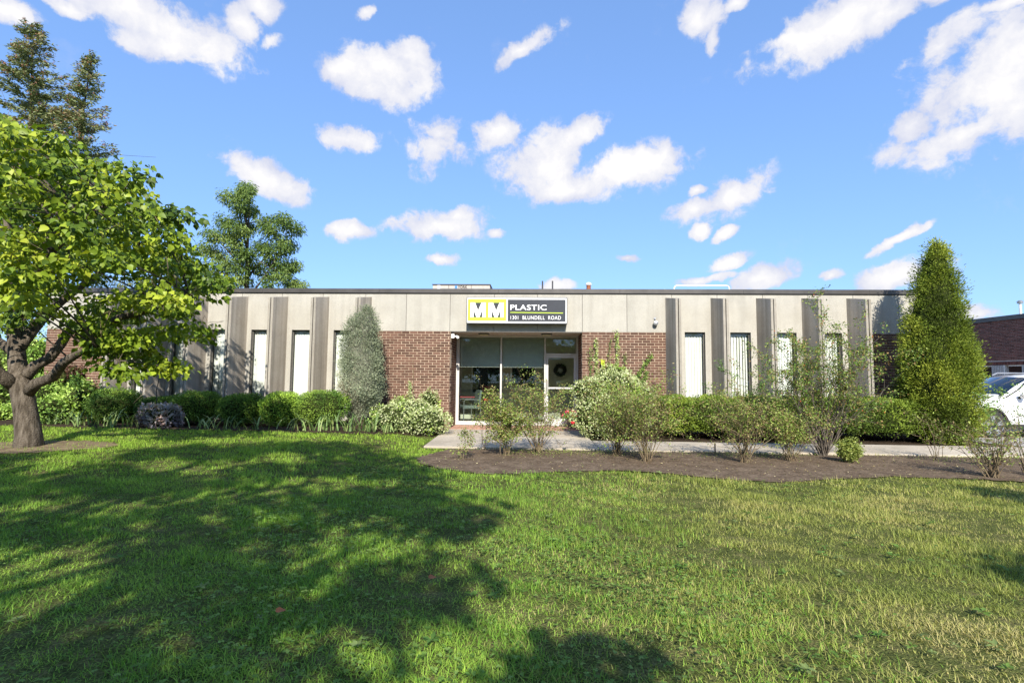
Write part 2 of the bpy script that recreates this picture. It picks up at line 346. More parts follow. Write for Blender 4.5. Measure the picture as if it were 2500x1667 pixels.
def leaves(name, P, A, Nn, L, Wd, tm, col, mat, parent=None, kind='stuff'):
    o = bpy.data.objects.new(name, leafdata(name, P, A, Nn, L, Wd, tm, col, mat)); link(o, parent)
    if kind: o['kind'] = kind
    return o
def rnd3(n): return unit(RG.normal(size=(n, 3)))
FG = 2.0
def palette(n, cols, jit=.22, clump=None):
    cols = np.array(cols)*FG; i = RG.integers(0, len(cols), n) if clump is None else np.clip((clump*len(cols)+RG.normal(0, .5, n)).astype(int), 0, len(cols)-1)
    return np.clip(cols[i]*(1+RG.uniform(-jit, jit, (n, 1))), 0, 1)
def lump(D, seed, amp=.14, fr=4.0):
    r = np.random.default_rng(seed); o = np.zeros(len(D))
    for _ in range(7):
        k = r.normal(size=3)*fr; o += np.sin(D@k+r.uniform(0, 6.28))
    return 1+amp*o/2.6

# ------------------------------------------------------------------ ground
def sheet(name, xs, ys, zoff, mat, label=None, noise=0, inside=None):
    X, Y = np.meshgrid(xs, ys); Z = gz(X, Y)+zoff
    if noise: Z = Z+noise*(np.sin(X*2.1+.7*Y)+np.sin(Y*3.3-X*1.7)+np.sin(X*5.1+Y*4.3)*.6+RG.normal(0, .5, X.shape))
    nx, ny = len(xs), len(ys); mb = MB(); mb.v = [tuple(p) for p in np.stack([X, Y, Z], -1).reshape(-1, 3)]
    for j in range(ny-1):
        for i in range(nx-1):
            if inside is not None and not inside(.5*(xs[i]+xs[i+1]), .5*(ys[j]+ys[j+1])): continue
            mb.f.append((j*nx+i, j*nx+i+1, (j+1)*nx+i+1, (j+1)*nx+i)); mb.m.append(0)
    o = mb.build(name, mat, smooth=True, fix=False); o['kind'] = 'structure'
    if label: o['label'] = label
    return o
def inpoly(poly):
    P = np.array(poly)
    def f(x, y):
        x = np.asarray(x, float); y = np.asarray(y, float); r = np.zeros(np.broadcast(x, y).shape, bool); j = len(P)-1
        for i in range(len(P)):
            c = ((P[i, 1] > y) != (P[j, 1] > y)) & (x < (P[j, 0]-P[i, 0])*(y-P[i, 1])/(P[j, 1]-P[i, 1]+1e-12)+P[i, 0]); r ^= c; j = i
        return r
    return f
xs = np.unique(np.concatenate([np.linspace(-300, -20, 15), np.linspace(-20, 20, 81), np.linspace(20, 300, 15)]))
ys = np.unique(np.concatenate([np.linspace(-120, -4, 12), np.linspace(-4, 24, 57), np.linspace(24, 400, 18)]))
sheet('lawn', xs, ys, 0, m_lawn, 'lawn running from the camera to the planting beds')

YW = 13.06                                    # the plane of the facade
bed_px = [(-300,1036),(90,1041),(250,1046),(420,1050),(560,1052),(700,1056),(850,1060),(980,1062),(1060,1066)]
bed_front = [tuple(gnd(*p)[:2]) for p in bed_px]
bed_poly = bed_front+[(-2.2, 12.4), (-2.13, 13.1), (-16, 13.1), (-18, 13.0)]
def mound_sheet(name, poly, mat, label, step=.12, zoff=.006, h=.03):
    f = inpoly(poly); P = np.array(poly)
    xs_ = np.arange(P[:, 0].min(), P[:, 0].max()+step, step); ys_ = np.arange(P[:, 1].min(), P[:, 1].max()+step, step)
    return sheet(name, xs_, ys_, .006+h*.35, mat, label, h*.16, f)
def poly_sheet(name, poly, z, mat, label, thick=.0):
    mb = MB(); n = len(poly)
    mb.v = [(x, y, float(gz(x, y))+z) for x, y in poly]+[(x, y, float(gz(x, y))+z-.1) for x, y in poly]
    mb.f = [tuple(range(n))]+[(i, (i+1) % n, n+(i+1) % n, n+i) for i in range(n)]; mb.m = [0]*(n+1)
    o = mb.build(name, mat); o['kind'] = 'structure'; o['label'] = label; return o
mound_sheet('planting_bed', bed_poly, m_soil, 'dark soil of the planting bed under the left windows', .14, .0, .010)
rbed_poly = [(1.35, 11.25), (1.2, 13.1), (10.3, 13.1), (10.6, 11.4), (9.6, 11.02), (3, 11.15)]
mound_sheet('hedge_bed', rbed_poly, m_soil, 'dark soil under the clipped hedge', .14, .004, .02)
mul_px = [(1012,1120),(1030,1134),(1075,1147),(1170,1158),(1290,1156),(1400,1151),(1520,1151),(1640,1158),(1760,1171),(1900,1178),(2040,1171),(2180,1165),(2330,1169),(2500,1178),(2800,1190)]
mul_front = [tuple(gnd(*p)[:2]) for p in mul_px]
mul_poly = mul_front+[(14.5, 9.52), (8, 9.56), (3, 9.60), (-.6, 9.66), (-1.5, 9.62)]
mound_sheet('mulch_bed', mul_poly, m_mulch, 'curved bare mulch bed in front of the walkway', .07, .006, .022)
soil_ring = [(gnd(75,1090)[0]+1.25*math.cos(a)*(1+.15*math.sin(3*a)), gnd(75,1090)[1]-.05+.62*math.sin(a)*(1+.2*math.sin(2*a))) for a in np.linspace(0, 2*math.pi, 22)[:-1]]
mound_sheet('tree_ring', soil_ring, pmat('dry_thatch', [(.3, (.12, .09, .055)), (.7, (.26, .20, .125))], 7, 8, 1, .05, .9, 28), 'bare dry soil round the foot of the lawn tree', .09, .0, .010)

# walkway in slabs and the entrance pad
wk = tag(bpy.data.objects.new('walkway', None), 'pale concrete walkway leading right from the entrance', None, None, 'structure'); COL.objects.link(wk)
def slab(x0, x1, y0, y1, z=.035, skew0=0, skew1=0):
    mb = MB(); p = [(x0+skew0, y0), (x1+skew1, y0), (x1, y1), (x0, y1)]
    mb.v = [(x, y, float(gz(x, y))+z) for x, y in p]+[(x, y, float(gz(x, y))-.09) for x, y in p]
    mb.f = [(0, 1, 2, 3), (0, 4, 5, 1), (1, 5, 6, 2), (2, 6, 7, 3), (3, 7, 4, 0)]; mb.m = [0]*5
    return mb.build('slab', m_walk, wk, bevel=.008)
xx = -2.05
slab(-2.12, -.55, 9.75, 11.55, skew0=.06); slab(-.54, 1.25, 9.73, 11.55); slab(-2.12, -.55, 11.56, 13.02, skew0=0); slab(-.54, 1.25, 11.56, 13.02)
x = 1.26
while x < 15:
    slab(x, x+1.45, 9.68 if x < 3 else 9.64, 11.02); x += 1.46
drv = [(10.9, 11.1), (30, 10.6), (60, 12), (60, 40), (10.45, 40), (10.5, 13.0)]
sheet('driveway', np.arange(10.6, 46, .7), np.arange(11.3, 40, .7), .006, m_asph, 'pale worn driveway where the car is parked')

# ------------------------------------------------------------------ the office building
bld = thing('office_building', 'low flat-roofed office with concrete fins, brown brick piers and a recessed glass entrance', 'building', (-1.4, YW, 0))
XL, XR, ZT, ZJ = -12.93, 10.25, 3.51, 2.527
fins = [-10.80, -9.76, -8.72, -7.65, -6.58, -5.49, -4.363, 3.517, 4.65, 5.781, 6.90, 8.003]
DEP, NW, BW = .58, .066, .165                 # fin depth, nose half width, base half width
RX0, RX1, YR = -2.13, 1.25, 14.21             # entrance recess
win_bays = [(fins[i], fins[i+1]) for i in range(6)]+[(fins[i], fins[i+1]) for i in range(7, 11)]
band_bays = [(XL, -11.86), (-11.86, -10.80), (-4.363, -3.288), (-3.288, -2.146), (-2.146, -1.007), (-1.007, .11), (.11, 1.252), (1.252, 2.385), (2.385, 3.517), (8.003, 9.10), (9.10, XR)]
WH, WZ0, WZ1 = .255, .46, 2.537
panels = {}
def hole_slab(mb, x0, x1, z0, z1, a0, a1, b0, b1, y0, y1):
    for y, fl in ((y0, 0), (y1, 1)):
        for q in (((x0,z0),(a0,z0),(a0,z1),(x0,z1)), ((a1,z0),(x1,z0),(x1,z1),(a1,z1)), ((a0,z0),(a1,z0),(a1,b0),(a0,b0)), ((a0,b1),(a1,b1),(a1,z1),(a0,z1))):
            mb.face([(x, y, z) for x, z in q])
    for q in (((a0,b0),(a0,b1)), ((a0,b1),(a1,b1)), ((a1,b1),(a1,b0)), ((a1,b0),(a0,b0)), ((x0,z0),(x0,z1)), ((x0,z1),(x1,z1)), ((x1,z1),(x1,z0)), ((x1,z0),(x0,z0))):
        mb.face([(q[0][0], y0, q[0][1]), (q[1][0], y0, q[1][1]), (q[1][0], y1, q[1][1]), (q[0][0], y1, q[0][1])])
def rib(c, side, parent):
    "half a fin: base at the wall, tapering to a narrow nose, top falling outwards"
    g = .011; s = side; y0, y1 = YW, YW-DEP
    a, b, d, e = c+s*g, c+s*BW, c+s*NW, c+s*g
    zb, zw, zn = .20, 3.41, 3.30
    mb = MB()
    B0, B1 = (a, y0+.01, zb), (b, y0+.01, zb); N0, N1 = (e, y1, zb), (d, y1, zb)
    tB0, tB1, tN0, tN1 = (a, y0+.01, zw), (b, y0+.01, zw), (e, y1, zn), (d, y1, zn)
    mb.face([N0, N1, tN1, tN0], 0); mb.face([N1, B1, tB1, tN1], 1); mb.face([B0, N0, tN0, tB0], 1); mb.face([tN0, tN1, tB1, tB0], 0); mb.face([B0, B1, N1, N0], 0); mb.face([B0, B1, tB1, tB0], 1)
    me = mb.mesh('rib', [m_nose, m_fin])
    import bmesh
    bm = bmesh.new(); bm.from_mesh(me); bmesh.ops.remove_doubles(bm, verts=bm.verts, dist=1e-5); bmesh.ops.recalc_face_normals(bm, faces=bm.faces); bm.to_mesh(me); bm.free()
    o = bpy.data.objects.new('rib', me); link(o, parent); return o
for (a, b) in win_bays:
    mb = MB(); c = (a+b)/2; hole_slab(mb, a+.005, b-.005, .20, ZT, c-WH, c+WH, WZ0, WZ1, YW, YW+.13)
    p = mb.build('wall_panel', m_conc, bld); rib(a, 1, p); rib(b, -1, p)
for i, (a, b) in enumerate(band_bays):
    p = MB().box(a+.005, b-.005, YW, YW+.13, ZJ, ZT).build('wall_panel', m_conc, bld)
    for fx in (-10.80, -4.363, 3.517, 8.003):
        if abs(b-fx) < .01: rib(fx, -1, p)
        if abs(a-fx) < .01: rib(fx, 1, p)
for (a, b) in ((-10.9, -4.25), (3.40, 8.12)):
    MB().box(a, b, YW+.02, YW+.30, -.2, .20).build('foundation', m_found, bld)
# roof edge, in lengths
ce = [-13.0, -10.2, -7.1, -4.0, -.9, 2.2, 5.3, 8.4, 10.32]
for a, b in zip(ce, ce[1:]):
    mb = MB(); mb.prism([(YW-.035, 3.515), (YW-.035, 3.62), (YW+.02, 3.635), (YW+.35, 3.62), (YW+.35, 3.515)], 'x', a+.002, b-.002)
    c = mb.build('roof_edge', m_coping, bld)
    MB().box(a+.002, b-.002, YW-.012, YW+.02, 3.490, 3.5145).build('shade_line', m_black, c)  # black strip draws the shade line under the roof edge's lower lip
MB().box(XL, XR, YW+.36, 34, 3.40, 3.54).build('roof', m_roof, bld)
MB().box(XL+.02, -2.42, YW+.55, 33.9, .0, 3.395).build('dark_room_block', m_dark, bld)  # near-black solid blocks stand in for unlit rooms and stop light
MB().box(1.52, XR-.02, YW+.55, 33.9, .0, 3.395).build('dark_room_block', m_dark, bld)
MB().box(-2.40, 1.50, 17.4, 33.9, .0, 3.395).build('dark_room_block', m_dark, bld)
MB().box(RX0-.2, RX1+.2, YW+.135, 14.15, 2.62, 3.39).build('dark_room_block', m_dark, bld)
MB().box(XL, XL+.2, YW+.28, 34, 0, 3.40).build('side_wall', m_brick, bld)
MB().box(XR-.2, XR, YW+.28, 34, 0, 3.40).build('side_wall', m_brick, bld)
# windows
wins = []
for (a, b) in win_bays:
    c = (a+b)/2; w = thing('x', '', '') if False else None
    mb = MB(); hole_slab(mb, c-WH-.02, c+WH+.02, WZ0-.02, WZ1+.02, c-WH+.028, c+WH-.028, WZ0+.03, WZ1-.03, YW+.075, YW+.115)
    # keep the frame inside the opening
    for i, v in enumerate(mb.v): mb.v[i] = (min(max(v[0], c-WH+.001), c+WH-.001), v[1], min(max(v[2], WZ0+.001), WZ1-.001))
    f = mb.build('window', m_wframe, bld)
    MB().box(c-WH+.028, c+WH-.028, YW+.092, YW+.098, WZ0+.03, WZ1-.03).build('pane', m_glass2, f)
    wins.append(c)
wlabel = ['white vertical blind in the leftmost narrow window, beside the far brick wall', 'white vertical blind in the second narrow window from the left end',
          'white vertical blind in the window behind the hooked garden pole', 'white vertical blind with open slats behind the third and fourth round bushes',
          'white vertical blind in the window above the yellow-green round bush', 'white vertical blind in the window half hidden by the blue juniper',
          'white vertical blind in the first narrow window right of the entrance', 'white vertical blind with parted slats in the second window right of the entrance',
          'white vertical blind in the third window right of the entrance, behind rose branches', 'white vertical blind in the last window before the cone-shaped evergreen']
openness = [24, 28, 40, 44, 20, 17, 15, 30, 18, 22]
slat_me = MB().box(-.045, .045, -.0012, .0012, 0, WZ1-WZ0-.14).mesh('slat', m_blind)
for i, c in enumerate(wins):
    t = thing('vertical_blind', wlabel[i], 'blind', (c, YW+.17, WZ0), 'vertical blinds in the narrow windows')
    MB().box(c-WH+.01, c+WH-.01, YW+.145, YW+.20, WZ1-.075, WZ1-.03).build('head_rail', m_blind, t)
    n = 7
    for k in range(n):
        o = bpy.data.objects.new('slat', slat_me); link(o, t)
        o.location = (c-WH+.045+(2*WH-.09)*k/(n-1), YW+.172, WZ0+.06); o.rotation_euler = (0, 0, math.radians(openness[i]+random.uniform(-9, 9)))

# ---- brickwork
BL, BH, CR = .192, .0545, .067
bmesh_full = MB().box(-BL/2, BL/2, 0, .03, -BH/2, BH/2).mesh('brick', m_brick)
def brick_rows(x0, x1, ztop, zbot):
    "positions (centre x, z, length) of a running-bond wall"
    out = []; r = 0; z = ztop-CR/2
    while z > zbot:
        x = x0-(.1015 if r % 2 else 0)
        while x < x1:
            a, b = max(x, x0), min(x+BL, x1)
            if b-a > .02: out.append(((a+b)/2, z, b-a, r))
            x += .203
        z -= CR; r += 1
    return out
n_single = [0]
def brick_wall(name, x0, x1, single_rows, label):
    w = MB().box(x0, x1, YW+.008, YW+.26, 0, ZJ-.003).build('brick_wall', m_mortar, bld); w['label'] = label
    rest = MB()
    for cx, z, ln, r in brick_rows(x0+.002, x1-.002, ZJ-.004, .0):
        jx, jy = random.uniform(-.002, .002), random.uniform(-.0018, .0018)
        if r in single_rows:
            me = bmesh_full if abs(ln-BL) < .001 else MB().box(-ln/2, ln/2, 0, .03, -BH/2, BH/2).mesh('brick', m_brick)
            o = bpy.data.objects.new('brick', me); link(o, w); o.location = (cx+jx, YW+jy, z); n_single[0] += 1
        else:
            rest.box(cx-ln/2+jx, cx+ln/2+jx, YW+jy, YW+jy+.03, z-BH/2, z+BH/2)
    if rest.f:
        o = rest.build('brickwork', m_brick, w, fix=False); o['kind'] = 'stuff'
brick_wall('left', -4.363+BW, RX0, range(0, 14), 'brown brick pier left of the entrance')
brick_wall('right', RX1, 3.517-BW, range(0, 14), 'brown brick pier right of the entrance')
brick_wall('far_left', XL, -10.80-BW, [], 'brown brick wall at the left end')
brick_wall('far_right', 8.003+BW, XR, [], 'brown brick wall behind the cone-shaped evergreen')
def reveal(xf, s):
    "brick return of the recess; s = +1 faces right"
    w = MB().box(min(xf-s*.008, xf-s*.2), max(xf-s*.008, xf-s*.2), YW+.27, 14.5, 0, ZJ-.003)
    w.box(min(xf-s*.008, xf-s*.2), max(xf-s*.008, xf-s*.2), YW+.034, YW+.268, 0, ZJ-.005)
    w = w.build('return_wall', m_mortar, bld); mb = MB()
    for cy, z, ln, r in brick_rows(YW+.034, 14.16, ZJ-.004, 0):
        j = random.uniform(-.0015, .0015)
        mb.box(min(xf+j, xf+j-s*.03), max(xf+j, xf+j-s*.03), cy-ln/2, cy+ln/2, z-BH/2, z+BH/2)
    o = mb.build('brickwork', m_brick, w, fix=False); o['kind'] = 'stuff'
reveal(RX0, 1); reveal(RX1, -1)

# ---- entrance: soffit, storefront, door, step
sf = MB().box(RX0+.001, RX1-.001, YW+.05, 14.2, 2.535, 2.60).build('soffit', m_soffit, bld)
n = 26; bw = (RX1-RX0-.02)/n
sb_me = MB().box(-bw/2+.004, bw/2-.004, YW+.005, 14.19, 2.513, 2.5345).mesh('soffit_board', m_soffit)
for k in range(n):
    o = bpy.data.objects.new('soffit_board', sb_me); link(o, sf); o.location = (RX0+.01+bw*(k+.5), 0, 0)
MB().box(RX0+.001, RX1-.001, YW-.004, YW+.004, 2.505, 2.526).build('soffit_trim', m_coping, bld)
st = MB().box(RX0+.001, RX1-.001, 13.03, 14.165, -.1, .030).build('entrance_step', m_mortar, bld)
tw = (RX1-RX0-.01)/17; tile_me = MB().box(-tw/2+.004, tw/2-.004, -.105, .105, -.01, .008).mesh('tile', m_tile)
for i in range(17):
    for j in range(5):
        o = bpy.data.objects.new('tile', tile_me); link(o, st); o.location = (RX0+.005+tw*(i+.5), 13.15+.217*j, .033)
fr = MB()
ZS0, ZS1 = .045, 2.505
def member(x0, x1, z0, z1, y0=14.17, y1=14.27): return MB().box(x0, x1, y0, y1, z0, z1).build('frame_member', m_alu, sfr, bevel=.004)
sfr = MB().box(RX0+.001, RX1-.001, 14.168, 14.275, 2.465, 2.507).build('storefront_frame', m_alu, bld)
member(RX0+.002, -2.045, ZS0, 2.463); member(-.905, -.858, .147, 2.463); member(.312, .358, ZS0, 2.463); member(1.195, RX1-.002, ZS0, 2.463)
member(-2.043, .310, ZS0, .145); member(.360, 1.193, ZS0, .085); member(.360, 1.193, 1.985, 2.03)
def pane(x0, x1, z0, z1, parent, m=m_glass): return MB().box(x0, x1, 14.215, 14.223, z0, z1).build('pane', m, parent)
pane(-2.043, -.907, .147, 2.463, sfr); pane(-.856, .310, .147, 2.463, sfr); pane(.360, 1.193, 2.032, 2.463, sfr)
door = MB(); hole_slab(door, .366, 1.187, .09, 1.98, .425, 1.128, .24, 1.905, 14.19, 14.245)
door = door.build('door', m_alu, bld)
pane(.425, 1.128, .24, 1.905, door)
MB().box(.430, 1.123, 14.15, 14.175, 1.055, 1.10).build('push_bar', m_alu, door)
MB().tube([(.395, 14.19, .95), (.395, 14.13, .97), (.395, 14.13, 1.28), (.395, 14.19, 1.30)], .012, 8).build('handle', m_steel, door)
MB().box(.42, .78, 14.25, 14.29, 1.86, 1.90).build('door_closer', m_white, door)
MB().box(.378, .41, 14.186, 14.1895, 1.18, 1.27).build('sticker', flat('orange_sticker', (.55, .22, .06)), door)
# lobby
lob = MB().box(-2.40, 1.50, 14.28, 17.38, -.02, .05).build('lobby_floor', m_floor, bld)
MB().box(-2.40, 1.50, 14.28, 17.38, 2.62, 2.70).build('lobby_ceiling', m_white, bld)
MB().box(-2.41, -2.36, 14.51, 17.38, .05, 2.62).build('lobby_wall', m_brick, bld)
MB().box(1.46, 1.50, 14.51, 17.38, .05, 2.62).build('lobby_wall', m_lobby, bld)
YB = 16.3
MB().box(-2.355, 1.455, YB, YB+.1, .05, 2.62).build('lobby_wall', m_lobby, bld)
def p2(x, y): return at(1090+x/6.03, 800+y/6.03, YB)
for (xa, xb, ya, yb) in ((385, 800, 500, 950), (965, 1300, 500, 880)):
    A = p2(xa, yb); B = p2(xb, ya); x0, x1, z0, z1 = A[0], B[0], A[2], max(A[2]+1.0, B[2])
    fw = MB(); hole_slab(fw, x0-.06, x1+.06, z0-.06, z1+.06, x0, x1, z0, z1, YB-.03, YB-.002)
    fw = fw.build('inner_window', m_white, bld); MB().box(x0, x1, YB-.012, YB-.006, z0, z1).build('pane', flat('dark_pane', (.012, .013, .016), .12), fw)
idr = MB().box(.60, 1.42, YB-.04, YB-.003, .05, 2.1).build('inner_door', m_lobby, bld)
wc = p2(1670, 628)
wr = thing('wreath', 'dark round wreath hanging inside behind the glass door', 'wreath', (wc[0], YB-.08, wc[2]))
mb = MB(); pts = [(wc[0]+.15*math.cos(a), YB-.09, wc[2]+.15*math.sin(a)) for a in np.linspace(0, 2*math.pi, 25)]
mb.tube(pts, .045, 8).build('wreath_ring', m_black, wr)
PA = np.array([pts[i % 24] for i in range(500)])+RG.normal(0, .025, (500, 3)); leaves('wreath_leaf', PA, rnd3(500), rnd3(500), .06, .03, T_DIA, palette(500, [(.02, .02, .025), (.05, .05, .06)]), m_needle, wr)
MB().lathe([(.0, .0), (.06, .0), (.06, .01), (0, .012)], (wc[0], YB-.06, wc[2]), 'y', 16).build('wreath_centre', m_white, wr)
for i, (x0, x1, lab) in enumerate(((-2.03, -.915, 'grey roller shade in the left entrance pane, half lowered'), (-.848, .302, 'grey roller shade in the middle entrance pane, half lowered'))):
    t = thing('roller_shade', lab, 'shade', (x0, 14.3, 1.64), 'roller shades behind the entrance glass')
    MB().box(x0, x1, 14.300, 14.303, 1.66, 2.44).build('fabric', m_shade, t); MB().box(x0, x1, 14.293, 14.309, 1.635, 1.659).build('hem_bar', m_shade, t)
    MB().tube([(x0, 14.33, 2.45), (x1, 14.33, 2.45)], .022, 10).build('roller', m_shade, t)
def lounge_chair(x, y, rz, lab, seatm):
    t = thing('chair', lab, 'chair', (x, y, .05)); 
    R = Matrix.Translation((x, y, .05))@Matrix.Rotation(rz, 4, 'Z')
    def P(*a): return tuple(R@Vector(a))
    def bx(nm, m, c, s, rx=0, bev=.02):
        mb = MB().box(-s[0]/2, s[0]/2, -s[1]/2, s[1]/2, -s[2]/2, s[2]/2); o = mb.build(nm, m, t, bevel=bev)
        o.matrix_basis = R@Matrix.Translation(c)@Matrix.Rotation(rx, 4, 'X'); return o
    bx('seat', seatm, (0, 0, .44), (.52, .50, .09)); bx('backrest', seatm, (0, .26, .72), (.52, .07, .42), -.15)
    for s in (-1, 1):
        MB().tube([P(s*.29, -.24, 0), P(s*.29, -.23, .62), P(s*.29, -.18, .66), P(s*.29, .2, .66), P(s*.29, .24, .6), P(s*.29, .30, 0)], .014, 8).build('arm_frame', m_steel, t)
lounge_chair(-1.85, 15.0, -1.2, 'grey padded visitor chair just inside the left entrance glass', m_chair)
lounge_chair(-1.55, 15.95, -.2, 'dark visitor chair further inside by the lobby wall', m_black)
t = thing('side_table', 'small lobby table with a red top behind the visitor chair', 'table', (-2.0, 15.7, .05))
MB().box(-2.3, -1.72, 15.5, 15.9, .74, .77).build('table_top', m_red, t)
for sx in (-2.27, -1.75):
    for sy in (15.53, 15.87): MB().tube([(sx, sy, .05), (sx, sy, .74)], .018, 6).build('leg', m_black, t)
a = p2(600, 905); t = thing('red_box', 'red box standing in the dark inner window', 'box', (a[0], YB-.14, a[2]-.2))
MB().box(a[0]-.13, a[0]+.13, YB-.2, YB-.08, a[2]-.12, a[2]+.10).build('carton', m_red, t, bevel=.01); MB().box(a[0]-.12, a[0]+.12, YB-.19, YB-.09, a[2]+.101, a[2]+.108).build('carton_lid', m_red, t)
a = p2(1062, 850); t = thing('soap_bottle', 'clear pump bottle on the inner window ledge', 'bottle', (a[0], YB-.1, a[2]-.09))
MB().lathe([(.035, -.09), (.035, .01), (.012, .03), (.012, .06)], (a[0], YB-.1, a[2]), 'z', 12).build('bottle_body', m_white, t, smooth=False); MB().box(a[0]-.035, a[0]+.01, YB-.11, YB-.09, a[2]+.061, a[2]+.075).build('pump', m_white, t)
# potted red flowers by the door
a = gnd(1374, 1032, .1); fx, fy = 1.02, 13.75
t = thing('flower_pot', 'pot of pink and red flowers beside the door', 'flower pot', (fx, fy, .04))
MB().lathe([(.09, .042), (.13, .26), (.14, .27), (.12, .27), (.1, .25)], (fx, fy, 0), 'z', 16).build('pot', m_black, t)
n = 260; D = rnd3(n); D[:, 2] = abs(D[:, 2]); P = np.array([fx, fy, .28])+D*np.array([.2, .17, .16])*RG.uniform(.4, 1, (n, 1)); leaves('foliage', P, D+rnd3(n)*.5, rnd3(n), .06, .04, T_DIA, palette(n, [(.05, .12, .02), (.09, .18, .04)]), m_leaf, t)
n = 90; D = rnd3(n); D[:, 2] = abs(D[:, 2]); P = np.array([fx, fy, .31])+D*np.array([.21, .18, .17]); leaves('blossom', P, D, rnd3(n), .05, .05, T_DIA, palette(n, [(.6, .05, .12), (.65, .16, .25), (.5, .02, .03)]), m_leaf, t)

# ---- wall-mounted things
sg = thing('company_sign', 'long sign with green MM panel and charcoal panel over the entrance', 'sign', (-.42, YW-.12, 2.7))
SX0, SX1, SZ0, SZ1, SY = -1.69, .855, 2.70, 3.372, YW-.25
MB().box(SX0, SX1, SY, YW-.003, SZ0, SZ1).build('cabinet', m_signfr, sg, bevel=.008)
SW, SH = SX1-SX0, SZ1-SZ0
def sx(u): return SX0+SW*u
def sz(v): return SZ1-SH*v
U0, V0 = 270/1645, 0
def zu(x): return (x-270)/1642.0            # zoomed sign coordinates -> fractions
def zv(y): return (y-165)/460.0
MB().box(sx(zu(282)), sx(zu(1898)), SY-.004, SY-.0005, sz(zv(610)), sz(zv(180))).build('white_face', m_signwh, sg)
MB().box(sx(zu(294)), sx(zu(922)), SY-.0075, SY-.0045, sz(zv(577)), sz(zv(197))).build('green_panel', m_grn, sg)
MB().box(sx(zu(946)), sx(zu(1884)), SY-.0075, SY-.0045, sz(zv(585)), sz(zv(205))).build('charcoal_panel', m_signdk, sg)
def signpoly(nm, pts, m, y0=SY-.0105, y1=SY-.008):
    return MB().prism([(sx(zu(x)), sz(zv(y))) for x, y in pts], 'y', y0, y1).build(nm, m, sg)
for o_ in (0, 295):
    signpoly('letter', [(337+o_,260),(410+o_,260),(462+o_,400),(517+o_,260),(585+o_,260),(585+o_,516),(531+o_,516),(531+o_,385),(484+o_,516),(437+o_,516),(389+o_,385),(389+o_,516),(337+o_,516)], m_signwh)
    signpoly('letter_infill', [(412+o_,262),(515+o_,262),(462+o_,398)], m_signdk, SY-.0098, SY-.008)
    signpoly('letter_infill', [(391+o_,392),(435+o_,515),(391+o_,515)], m_signdk, SY-.0098, SY-.008)
    signpoly('letter_infill', [(529+o_,392),(486+o_,515),(529+o_,515)], m_signdk, SY-.0098, SY-.008)
signpoly('green_line', [(986,422),(1842,430),(1842,444),(986,436)], m_grn)
def textmesh(nm, s, x0, x1, z0, z1, y, m, parent, bold=0.0, space=1.0, depth=.003):
    cu = bpy.data.curves.new(nm, 'FONT'); cu.body = s; cu.size = 1; cu.offset = bold; cu.space_character = space; cu.fill_mode = 'BOTH'
    tmp = bpy.data.objects.new(nm, cu); COL.objects.link(tmp); dg = bpy.context.evaluated_depsgraph_get(); dg.update()
    me = bpy.data.meshes.new_from_object(tmp.evaluated_get(dg)); bpy.data.objects.remove(tmp)
    V = np.array([v.co[:] for v in me.vertices]); lo, hi = V.min(0), V.max(0)
    for v in me.vertices:
        c = v.co; v.co = (x0+(c[0]-lo[0])/(hi[0]-lo[0])*(x1-x0), y, z0+(c[1]-lo[1])/(hi[1]-lo[1])*(z1-z0))
    me.materials.clear(); me.materials.append(m); me.polygons.foreach_set('use_smooth', [False]*len(me.polygons)); me.update()
    o = bpy.data.objects.new(nm, me); link(o, parent)
    md = o.modifiers.new('thick', 'SOLIDIFY'); md.thickness = depth; md.offset = 0
    return o
textmesh('lettering', 'PLASTIC', sx(zu(987)), sx(zu(1577)), sz(zv(388)), sz(zv(296)), SY-.0105, m_signwh, sg, .010, 1.06)
textmesh('lettering', '1301  BLUNDELL  ROAD', sx(zu(993)), sx(zu(1808)), sz(zv(551)), sz(zv(487)), SY-.0105, m_signwh, sg, .0, 1.12)
# camera under the soffit
c = at(1106, 821, YW+.02); t = thing('security_camera', 'small white security camera at the left corner of the entrance', 'camera', (c[0], YW+.1, c[2]))
cx, cz = RX0+.05, 2.40
MB().box(cx-.03, cx+.05, YW+.02, YW+.09, cz-.05, cz+.06).build('mount_box', m_white, t, bevel=.006)
MB().tube([(cx+.05, YW+.05, cz), (cx+.11, YW+.02, cz-.01)], .018, 8).build('arm', m_white, t)
MB().tube([(cx+.10, YW+.08, cz-.005), (cx+.15, YW-.04, cz-.03)], [.035, .038], 10).build('housing', m_white, t)
MB().tube([(cx+.01, YW+.05, cz+.06), (cx+.01, YW+.05, 2.50)], .012, 6).build('conduit', m_coping, t)
c = at(1601, 789, YW-.08); t = thing('wall_lamp', 'small round floodlight on the concrete above the right brick pier', 'lamp', (c[0], YW, c[2]))
MB().lathe([(.015, -.03), (.055, -.02), (.06, .03), (.03, .07), (0.01, .08)], (c[0], YW-.10, c[2]), 'y', 18).build('lamp_head', m_steel, t)
MB().tube([(c[0], YW-.04, c[2]+.02), (c[0]-.005, YW-.05, c[2]+.10), (c[0]-.005, YW-.005, c[2]+.13)], .010, 8).build('bracket', m_steel, t)
MB().lathe([(.03, -.012), (.03, 0)], (c[0]-.005, YW-.002, c[2]+.13), 'y', 12).build('wall_plate', m_steel, t)
for x_, lab in ((-1.30, 'left flush light fitted in the entrance ceiling'), (.36, 'right flush light fitted in the entrance ceiling')):
    t = thing('soffit_light', lab, 'lamp', (x_, 13.5, 2.5), 'flush lights over the entrance')
    MB().box(x_-.14, x_+.14, 13.36, 13.62, 2.485, 2.512).build('trim', m_coping, t, bevel=.006); MB().box(x_-.11, x_+.11, 13.39, 13.59, 2.462, 2.484).build('lens', flat('warm_lens', (.70, .58, .34), .3), t, bevel=.01)

